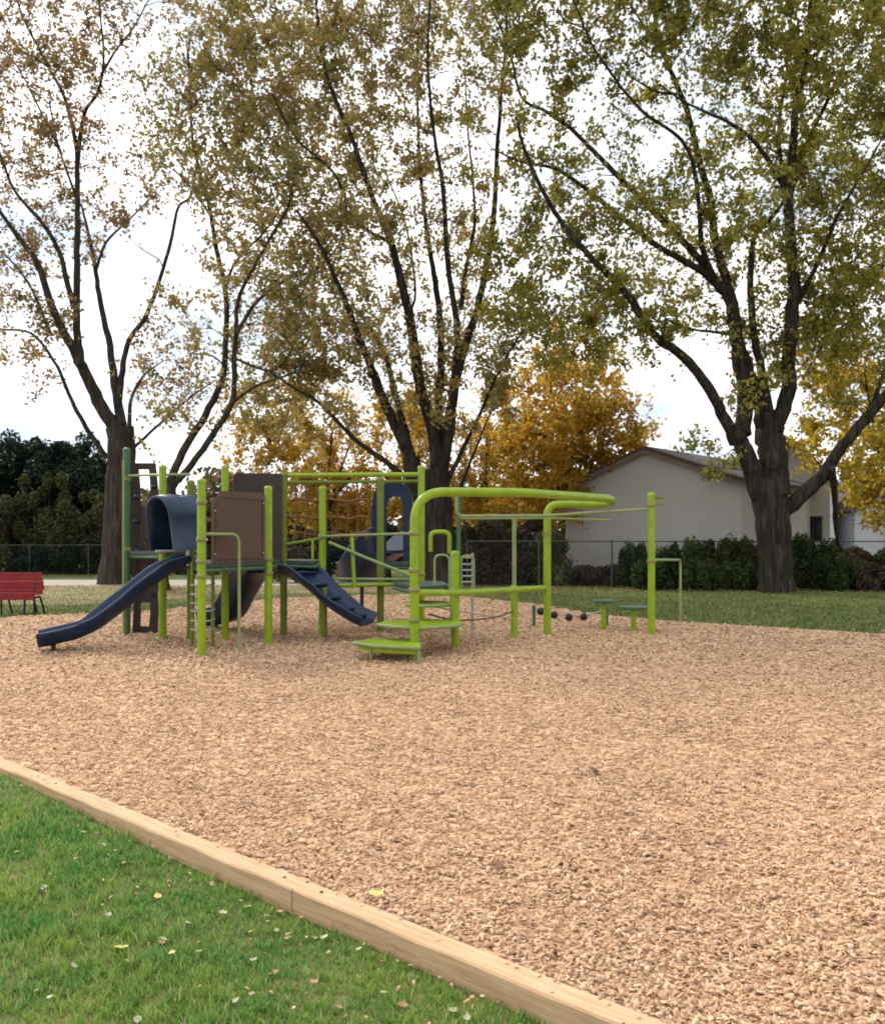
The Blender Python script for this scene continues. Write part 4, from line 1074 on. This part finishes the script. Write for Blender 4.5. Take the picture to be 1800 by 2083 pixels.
# centre maple
make_tree('maple_tree', 'tall maple rising behind the middle of the play structure', 28.5, [
    ([(893, 1200), (892, 1120), (888, 1040), (880, 960)], 62, 66, 0),
    ([(872, 1060), (850, 990), (835, 930)], 46, 38, -.1),
    ([(835, 940), (822, 900)] + q1((1560, 1640), (1500, 1480), (1450, 1360), (1390, 1200), (1300, 1000), (1200, 850)), 30, 5, (-.1, -3)),
    ([(838, 940)] + q1((1640, 1750), (1590, 1560), (1560, 1440), (1500, 1330), (1440, 1250)), 22, 6, (-.1, 2)),
    ([(890, 970)] + q1((1750, 1750), (1700, 1560), (1670, 1350), (1640, 1200), (1600, 1050), (1570, 950), (1500, 780), (1420, 550), (1330, 330), (1290, 120), (1270, -120)), 32, 4, (0, -.8)),
    ([(890, 960)] + q1((1775, 1650), (1785, 1400), (1770, 1200), (1745, 1050), (1720, 880), (1700, 690), (1690, 450), (1690, 200), (1700, -100)), 22, 3, (.1, 1.8)),
    ([(898, 965)] + q2((30, 1750), (50, 1500), (60, 1350), (20, 1050), (0, 750), (-40, 500), (-60, 200), (-40, -100)), 24, 3, (.1, -1.8)),
    ([(900, 960)] + q2((40, 1620), (90, 1400), (140, 1250), (180, 1060), (210, 850), (222, 600), (240, 350), (260, 100), (250, -120)), 26, 4, (0, 1)),
    (q2((75, 1250), (95, 1080), (130, 900), (120, 700), (100, 500), (90, 250)), 12, 3, (.2, 2.5)),
    ([(905, 990)] + q2((90, 1800), (150, 1680), (200, 1560), (260, 1440), (330, 1330)), 12, 3, (0, -2.5)),
    ([(925, 1020)] + q2((120, 1850), (160, 1750), (230, 1580)), 9, 3, (.3, 2)),
    ([(815, 965)] + q1((1550, 1860), (1450, 1790), (1370, 1710), (1280, 1620), (1190, 1570), (1090, 1500)), 15, 4, (-.2, -2.5)),
    (q1((1640, 1290), (1680, 1180), (1640, 900), (1560, 700)), 8, 3, (-.3, 2)),
    (q1((1580, 980), (1450, 900), (1350, 700), (1200, 560), (1100, 380)), 9, 3, (-.4, -3)),
], [
    (560, -60, 120, .9), (700, -70, 130, 1), (860, -70, 130, 1), (1000, -60, 110, .9), (780, -230, 160, .8), (600, -220, 120, .8),
    (570, 60, 100, 1.05), (700, 70, 100, 1.15), (830, 60, 90, .9), (950, 80, 90, .8), (560, 200, 90, 1.0), (680, 210, 90, 1.25), (800, 190, 80, 1), (910, 230, 80, .7), (1010, 200, 70, .9), (720, 330, 80, 1.2),
    (840, 340, 75, .9), (940, 360, 70, .7), (640, 320, 80, 1.1), (760, 450, 80, 1.2), (870, 470, 70, .9), (960, 490, 60, .6), (700, 520, 60, .9), (820, 570, 55, .7), (940, 600, 55, .7),
    (740, 650, 75, 1.7), (680, 690, 60, 1.1), (860, 660, 50, .5), (620, 700, 50, .8), (650, 790, 55, .9), (740, 760, 45, .7), (980, 690, 50, .8), (900, 780, 45, .9), (870, 830, 45, .9), (560, 760, 50, .7), (820, 800, 40, .6),
    (1040, 740, 60, .8), (600, 870, 50, .7), (600, 640, 60, 1.1), (560, 700, 60, 1.0), (620, 780, 60, 1.1), (690, 760, 55, 1.2), (1000, 780, 45, .8), (540, 820, 50, .7), (690, 850, 45, .7), (960, 860, 40, .7), (860, 740, 50, .7), (1000, 560, 50, .6),
(500, 780, 60, .7), (560, 850, 55, .8), (470, 860, 40, .4), (800, 700, 50, .9), (960, 720, 50, .9), (1020, 830, 45, .7)], LM['rust'], 5, per=30, wk=.92, dens=.82)

# left maple, thinly leaved
make_tree('maple_tree', 'thinly leaved maple spreading over the left edge beside the evergreens', 30, [
    ([(232, 1200), (238, 1100), (243, 1000), (248, 930), (245, 870)], 56, 54, 0),
    (q1((480, 1760), (400, 1620), (330, 1480), (290, 1400), (210, 1240), (150, 1060), (60, 940), (-20, 820), (-100, 650)), 36, 4, -2.5),
    (q1((330, 1480), (312, 1330), (310, 1100), (315, 900), (312, 700), (308, 590), (270, 420), (230, 330), (150, 180), (90, 60), (40, -100)), 20, 3, (-.8, 1.5)),
    (q1((315, 640), (330, 520), (350, 440), (400, 360), (420, 230), (405, 50), (390, -120)), 12, 3, (.4, -1)),
    (q1((410, 300), (470, 200), (540, 110), (600, 0)), 7, 3, (.2, 2)),
    (q1((300, 1250), (240, 1020), (170, 900), (60, 770), (0, 620), (-60, 450)), 14, 3, (-.9, -3)),
    (q1((490, 1720), (465, 1560), (445, 1400), (405, 1220), (385, 1080), (360, 950), (330, 830)), 24, 5, 1.2),
    (q1((385, 1100), (430, 980), (520, 890), (600, 810)), 8, 3, (.8, -1)),
    (q1((480, 1640), (495, 1500), (520, 1380), (590, 1280), (640, 1150), (690, 980), (720, 840), (770, 790), (800, 640)), 16, 4, -1.5),
    (q1((525, 1740), (530, 1620), (580, 1520), (660, 1460)), 12, 3, 1),
    (q1((430, 1850), (350, 1730), (290, 1620), (230, 1480), (130, 1350), (0, 1330), (-90, 1290)), 14, 3, -2),
    (q1((500, 1850), (640, 1720), (780, 1600), (870, 1540)), 9, 3, -1.5),
    (q1((200, 1340), (130, 1170), (50, 1060), (-20, 1000)), 9, 3, (-1.2, 1)),
    (q1((240, 600), (150, 420), (90, 300), (20, 200)), 6, 3, (0, 2)),
    (q1((310, 800), (240, 600), (200, 420)), 7, 3, (0, -1)),
], [
    (60, 60, 100, .55), (160, 90, 90, .5), (250, 60, 90, .4), (60, 200, 90, .65), (150, 230, 80, .55), (240, 200, 60, .35), (40, 340, 90, .6), (140, 370, 70, .45), (220, 330, 60, .3), (60, 480, 80, .55), (150, 500, 60, .4),
    (60, 610, 80, .55), (130, 640, 50, .45), (40, 720, 60, .5), (260, 470, 50, .35), (300, 420, 45, .4), (380, 380, 50, .6), (-80, 100, 120, .6), (-80, 350, 120, .6), (-80, 600, 110, .6), (100, -90, 130, .6), (280, -90, 120, .6),
    (310, 770, 50, .6), (370, 790, 50, .7), (290, 680, 40, .5), (100, 760, 45, .35), (210, 440, 35, .5), (330, 700, 40, .4), (340, 330, 40, .5), (120, 120, 60, .5),
], LM['brown'], 9, per=22, wk=.85, bark='bark_sky_glow')

# leaning two-stemmed maple between them
make_tree('maple_tree', 'leaning maple with two dark stems rising behind the hooded slide', 26.5, [
    ([(318, 1215), (322, 1150), (330, 1070), (340, 1000), (350, 975)], 46, 30, 0),
    ([(342, 990)] + q1((740, 1830), (830, 1680), (900, 1530), (912, 1400), (916, 1200), (875, 1000), (850, 850), (820, 740), (780, 560), (770, 380), (760, 200)), 20, 4, .8),
    ([(352, 985)] + q1((760, 1900), (860, 1760), (940, 1620), (948, 1450), (955, 1320), (968, 1200), (1060, 1020), (1130, 900), (1170, 820), (1200, 650)), 18, 4, -1.5),
    (q1((955, 1350), (1040, 1220), (1160, 1130), (1280, 1090), (1380, 980)), 10, 3, (-.9, 1)),
    (q1((935, 1630), (1040, 1560), (1180, 1510), (1300, 1440)), 8, 3, (-.6, -2)),
    (q1((915, 1160), (960, 1050), (1100, 900), (1200, 700)), 8, 3, (.4, 2)),
    (q1((830, 740), (900, 680), (1000, 680)), 5, 3, (.6, 1.4)),
    (q1((850, 870), (790, 780), (700, 680)), 6, 3, (.6, -1)),
    (q1((925, 1500), (860, 1440), (760, 1430)), 5, 3, (.2, -1)),
    (q1((950, 1450), (1100, 1500), (1180, 1420)), 6, 3, (-.8, 1)),
], [
    (430, 130, 80, 1.0), (400, 210, 70, .9), (490, 180, 80, 1.1), (350, 270, 60, .9), (450, 290, 75, 1.15), (550, 290, 85, 1.2), (370, 350, 50, .8), (330, 340, 45, .8), (480, 390, 75, 1.25), (590, 390, 80, 1.2),
    (440, 470, 50, .6), (540, 490, 75, 1.3), (640, 480, 75, 1.2), (500, 560, 55, .9), (590, 580, 65, 1.3), (680, 560, 60, 1.1), (440, 580, 45, .5), (560, 660, 60, 1.0), (640, 640, 55, 1.1), (430, 660, 45, .6), (500, 700, 45, .7),
    (400, 740, 45, .8), (350, 850, 45, .8), (310, 860, 40, .7), (590, 740, 60, 1.1), (640, 90, 70, .9), (510, 60, 80, .9), (420, 20, 60, .5), (330, 630, 35, .4), (700, 420, 60, .9),
    (440, -60, 90, .7), (300, 180, 40, .25),
], LM['rust'], 13, per=29, wk=.9, dens=.85, bark='bark_sky_glow')

# yellow and orange trees beyond
def small_tree(name, label, D, px, spec, lm, seed, lims=None, **k):
    base = 1095 + 2800 / D
    top = min(s[1] for s in spec)
    lim = [([(px, base), (px + 4, (base + top) / 2 + 60), (px, (base + top) / 2)], 24, 16, 0)]
    for i in range(6):
        a = random.uniform(-1, 1); lim.append(([(px + 2, (base + top) / 2 + 80 - i * 12), (px + a * 40, (base + top) / 2 - 10), (px + a * 90, top + 60 + 20 * i)], 8, 3, random.uniform(-2, 2)))
    return make_tree(name, label, D, lim, [(a[0], a[1], a[2] * 1.1, a[3] * .55) for a in spec], lm, seed, **k)


random.seed(21)
small_tree('autumn_tree', 'bright orange tree beside the left end of the garage roof', 33, 1180, [(1180, 790, 70, 1.4), (1110, 800, 70, 1.2), (1190, 880, 80, 1.9), (1110, 900, 75, 1.7), (1250, 900, 55, 1.6), (1160, 960, 75, 1.9), (1080, 970, 65, 1.6), (1120, 1030, 60, 1.5),
    (1230, 830, 50, 1.3), (1290, 900, 28, 1.3), (1060, 860, 45, .9), (1040, 1030, 50, 1.3), (1130, 730, 60, .9), (1220, 760, 50, .8), (1060, 780, 50, .9), (1290, 850, 40, .6), (1010, 900, 45, .8)], LM['orange'], 31, per=38, lsize=(.10, .17), group=None)
small_tree('autumn_tree', 'orange brown tree seen through the rope net left of the middle trunk', 36, 660, [(620, 880, 60, .8), (700, 870, 60, .7), (560, 930, 60, 1.2), (640, 950, 60, 1.5), (720, 960, 60, 1.2), (770, 890, 50, 1.0), (600, 1010, 55, 1.8), (680, 1030, 60, 2), (750, 1040, 50, 1.6),
    (530, 860, 50, .8), (480, 850, 45, .7), (500, 920, 45, .9), (590, 820, 50, .7), (800, 1040, 50, 2), (810, 980, 45, 1.6), (780, 830, 35, .8), (620, 1070, 45, 1.6), (700, 1080, 40, 1.6)], LM['orange'], 32, per=34, lsize=(.10, .17))
small_tree('autumn_tree', 'thin pale orange tree seen between the middle trunk and the bright orange tree', 38, 990, [(980, 880, 60, .7), (950, 950, 55, .9), (1020, 960, 55, 1.3), (1000, 820, 50, .6), (970, 1020, 55, 1.3), (1040, 900, 50, .9), (860, 870, 45, 2.2), (850, 930, 38, 2.2), (840, 820, 35, 1.6), (1030, 1020, 50, 1.8), (940, 1030, 45, 1.8)], LM['orange'], 33, per=38, lsize=(.10, .17))
small_tree('autumn_tree', 'yellow tree hanging over the white houses at the right edge', 28.5, 1815, [(1690, 700, 60, 1.2), (1760, 780, 70, 1.3), (1690, 800, 55, 1.5), (1650, 860, 45, 1.4), (1790, 880, 70, 1.7), (1730, 930, 50, 1.3), (1780, 970, 60, 1.7), (1830, 900, 80, 1.4), (1640, 930, 35, 1.0),
    (1790, 1050, 45, 1.2), (1740, 1020, 30, .7), (1870, 1000, 70, 1.3), (1860, 760, 80, 1.2)], LM['yellow'], 34, per=36, lsize=(.10, .17))


def bush(name, label, cat, cx, cy, w, h, z0, lm, n, size, seed, group=None, lumps=9, upright=False, stemm='twig'):
    """shrub or dense small tree: stems and a crown of leaves gathered in uneven lumps"""
    r = np.random.default_rng(seed); rr = random.Random(seed)
    root = empty(name, (cx, cy, 0), label, cat, group)
    mb = MB(); cs_ = []
    for i in range(lumps):
        a = rr.uniform(0, 6.28); q = rr.uniform(0, 1) ** .6; zz_ = rr.uniform(0.02, 1)
        wd = (1 - .55 * zz_ ** 1.5) if not upright else (1 - .2 * zz_)
        if lumps > 11 and not upright: wd = 1 - .5 * zz_ ** 2.5 + rr.uniform(-.15, .3)
        c = Vector((cx + math.cos(a) * q * w * .38 * wd, cy + math.sin(a) * q * w * .34 * wd, z0 + h * (.12 + .74 * zz_)))
        cs_.append((c, (rr.uniform(.16, .27) if lumps < 11 else rr.uniform(.08, .18)) * w * (1.1 - .4 * zz_)))
        p0 = Vector((cx + rr.uniform(-.06, .06) * w, cy + rr.uniform(-.05, .05) * w, -.05))
        mid = p0.lerp(c, .5) + Vector((0, 0, .12 * h))
        mb.tube([p0, mid, c], [.02 + .006 * h, .012 + .003 * h, .006], 5)
    mb.build('stem', M[stemm], root)
    pts = []
    for c, q in cs_:
        k = int(n / lumps); v = r.normal(0, 1, (k, 3)); v /= np.linalg.norm(v, axis=1)[:, None]; v *= (r.uniform(0, 1, (k, 1)) ** .35) * q * r.uniform(.8, 1.2)
        v[:, 2] *= max(.8, min(1.8, h / w)) * (2.4 if upright else 1); pts.append(np.array(tuple(c)) + v)
    p = np.concatenate(pts)
    p[:, 2] = np.abs(p[:, 2] - z0) + z0
    leaf_mesh('crown', p, r.uniform(size * .6, size * 1.3, len(p)), LM[lm], root, flat=.3)
    return root


# dark evergreens at the left
for i, (px, top, w, lm, lab) in enumerate([(-60, 870, 6.4, 'dark', 'dark evergreen cut off by the left edge of the photo'), (35, 862, 5.6, 'dark', 'blue green evergreen highest in the left background'),
                                           (135, 872, 5.4, 'dark', 'dark evergreen just left of the left-hand maple'), (212, 915, 4.6, 'dark2', 'dull evergreen behind the trunk of the left-hand maple')]):
    D = 41 + (i % 2) * 1.5; h = Zp(top, D)
    bush('evergreen_tree', lab, 'tree', X(px, D), D, w, h, 0.1, lm, 30000, .13, 50 + i, 'evergreens in the left background', lumps=60, stemm='bark')
for i, (px, top, w, lm, lab) in enumerate([(20, 950, 3.0, 'dark2', 'olive bush at the left edge in front of the evergreens'), (110, 948, 3.0, 'dark2', 'olive yellow bush in the middle of the dark evergreens'),
                                           (185, 985, 3.0, 'dark2', 'grey brown bush left of the blue slide')]):
    D = 38.6; bush('bush', lab, 'bush', X(px, D), D, w, Zp(top, D), 0.1, lm, 13000, .10, 60 + i, 'bushes before the evergreens', lumps=22)
for i, px in enumerate([-30, 60, 140, 215, 300, 400, 490, 570]):
    D = 38.2; bush('shrub', ['low dark shrub at the extreme left of the back hedge', 'low dark shrub above the red bench', 'low dark shrub to the right of the red bench', 'low dark shrub between the bench and the slide', 'low dark shrub seen behind the climbing wall',
                             'low dark shrub seen under the brown panel', 'low dark shrub between the two post groups', 'low dark shrub seen through the stepped climber'][i], 'shrub',
                   X(px, D), D, 2.3, 1.35 + .15 * (i % 2), 0, 'dark', 5000, .09, 70 + i, 'low shrubs of the left back hedge', lumps=8)
# far-off belt of trees closing the view, and the leaf litter under the maples
r_ = np.random.default_rng(77); n_ = 90000
tx = r_.uniform(-60, 62, n_); hh_ = 4.4 + 1.1 * np.sin(tx * .31) + .8 * np.sin(tx * .83 + 1) + .4 * np.sin(tx * 2.3)
tz = hh_ * r_.uniform(0, 1, n_) ** .8; ty = 62 + 2.5 * r_.normal(0, 1, n_) + 2 * np.sin(tx * .5)
tag(leaf_mesh('distant_trees', np.stack([tx, ty, tz], 1), r_.uniform(.25, .5, n_), LM['far'], None), 'hazy belt of brown and olive trees closing the view far behind', 'distant trees', kind='stuff')
x, y, d = polar(60000, 11, 40, .6)
k = (side_np(x, y) > .3) & ~((y > 28.8) & (y < 33.2) & (x < -2.5)); x, y = x[k], y[k]
k = rng.uniform(0, 1, len(x)) < np.where(inside(x, y), .012, .07 + .75 * np.exp(-((y - 27) / 2.2) ** 2)); x, y = x[k], y[k]
tag(leaf_mesh('leaf_litter', np.stack([x, y, .03 + np.where(inside(x, y), ZC, 0) + rng.uniform(0, .03, len(x))], 1), rng.uniform(.05, .1, len(x)), LM['litter'], None, flat=9), 'brown leaf litter strewn over the grass below the maples', 'leaf litter', kind='stuff')
# hedge and brush along the right fence
sh = [(610, 1.2, 'brush', 31), (700, 1.5, 'dark', 31), (790, 2.0, 'dark', 31), (950, 2.1, 'dark2', 30.5), (985, 2.2, 'brush', 29.5), (1025, 2.3, 'dark2', 31), (1055, 2.1, 'brush', 29.8), (1090, 2.4, 'brush', 31), (1120, 2.0, 'dark2', 29.5),
      (1190, .62, 'brush', 28.8), (1240, .55, 'brush', 28.8), (1290, 1.35, 'shrub', 28.3), (1345, 1.45, 'shrub', 27.4), (1400, 1.62, 'shrub', 27.2), (1450, 1.45, 'shrub', 27.4), (1500, 1.35, 'shrub', 27.2), (1545, 1.3, 'shrub', 27.6),
      (1630, 1.55, 'shrub', 27.0), (1680, 1.35, 'shrub', 27.2), (1735, 1.3, 'brush', 27.0), (1790, 1.2, 'shrub', 27.0), (1850, 1.4, 'shrub', 27.0), (1700, 1.0, 'shrub', 26.3), (1770, .8, 'brush', 26.3), (1420, .8, 'shrub', 26.5), (1320, .75, 'shrub', 26.7), (1500, .8, 'shrub', 26.4)]
for i, (px, h, lm, D) in enumerate(sh):
    where = 'left of the big right-hand trunk' if px < 1560 else 'right of the big right-hand trunk'
    kind_ = {'shrub': 'dark green shrub', 'brush': 'dry brown brush', 'dark': 'very dark shrub', 'dark2': 'dull olive shrub'}[lm]
    words = {610: 'behind the stepped blue climber', 700: 'behind the left half of the bridge', 790: 'behind the blue entrance arch', 950: 'just right of the middle trunk', 1025: 'farther back, seen above the lower rail of the arch', 1090: 'tall and farthest back, left of the garage', 985: 'under the middle of the arched lime tube', 1055: 'behind the rear posts of the arch', 1120: 'beside the rear leg of the arch',
             1190: 'at the left foot of the garage wall, lowest of all', 1240: 'low against the middle of the garage wall', 1290: 'just left of the right-hand post', 1345: 'just right of the right-hand post', 1400: 'tallest of those below the garage gable',
             1450: 'below the right half of the garage gable', 1500: 'touching the fence left of the big trunk', 1545: 'half hidden by the left side of the big trunk', 1630: 'tallest one right of the big trunk', 1680: 'below the window of the white house',
             1735: 'against the fence between the white houses', 1790: 'at the right edge against the fence', 1850: 'beyond the right edge of the photo', 1700: 'low in front of the hedge under the white house', 1770: 'low in front of the hedge at the right edge', 1420: 'low in front of the tallest shrub below the gable', 1320: 'low beside the right-hand post', 1500.5: ''}
    lab = kind_ + ' ' + words[px]
    if (px, h) == (1500, .8): lab = 'low dark green shrub close to the left foot of the big trunk'
    bush('shrub', lab, 'shrub', X(px, D), D, 1.7 if px > 1150 else 2.4, h * random.uniform(.95, 1.15), 0, lm, 7500, .07, 90 + i, 'shrubs along the back fence', lumps=9 if lm != 'shrub' else 24, upright=(lm == 'shrub'))

print('objects', len(bpy.data.objects))
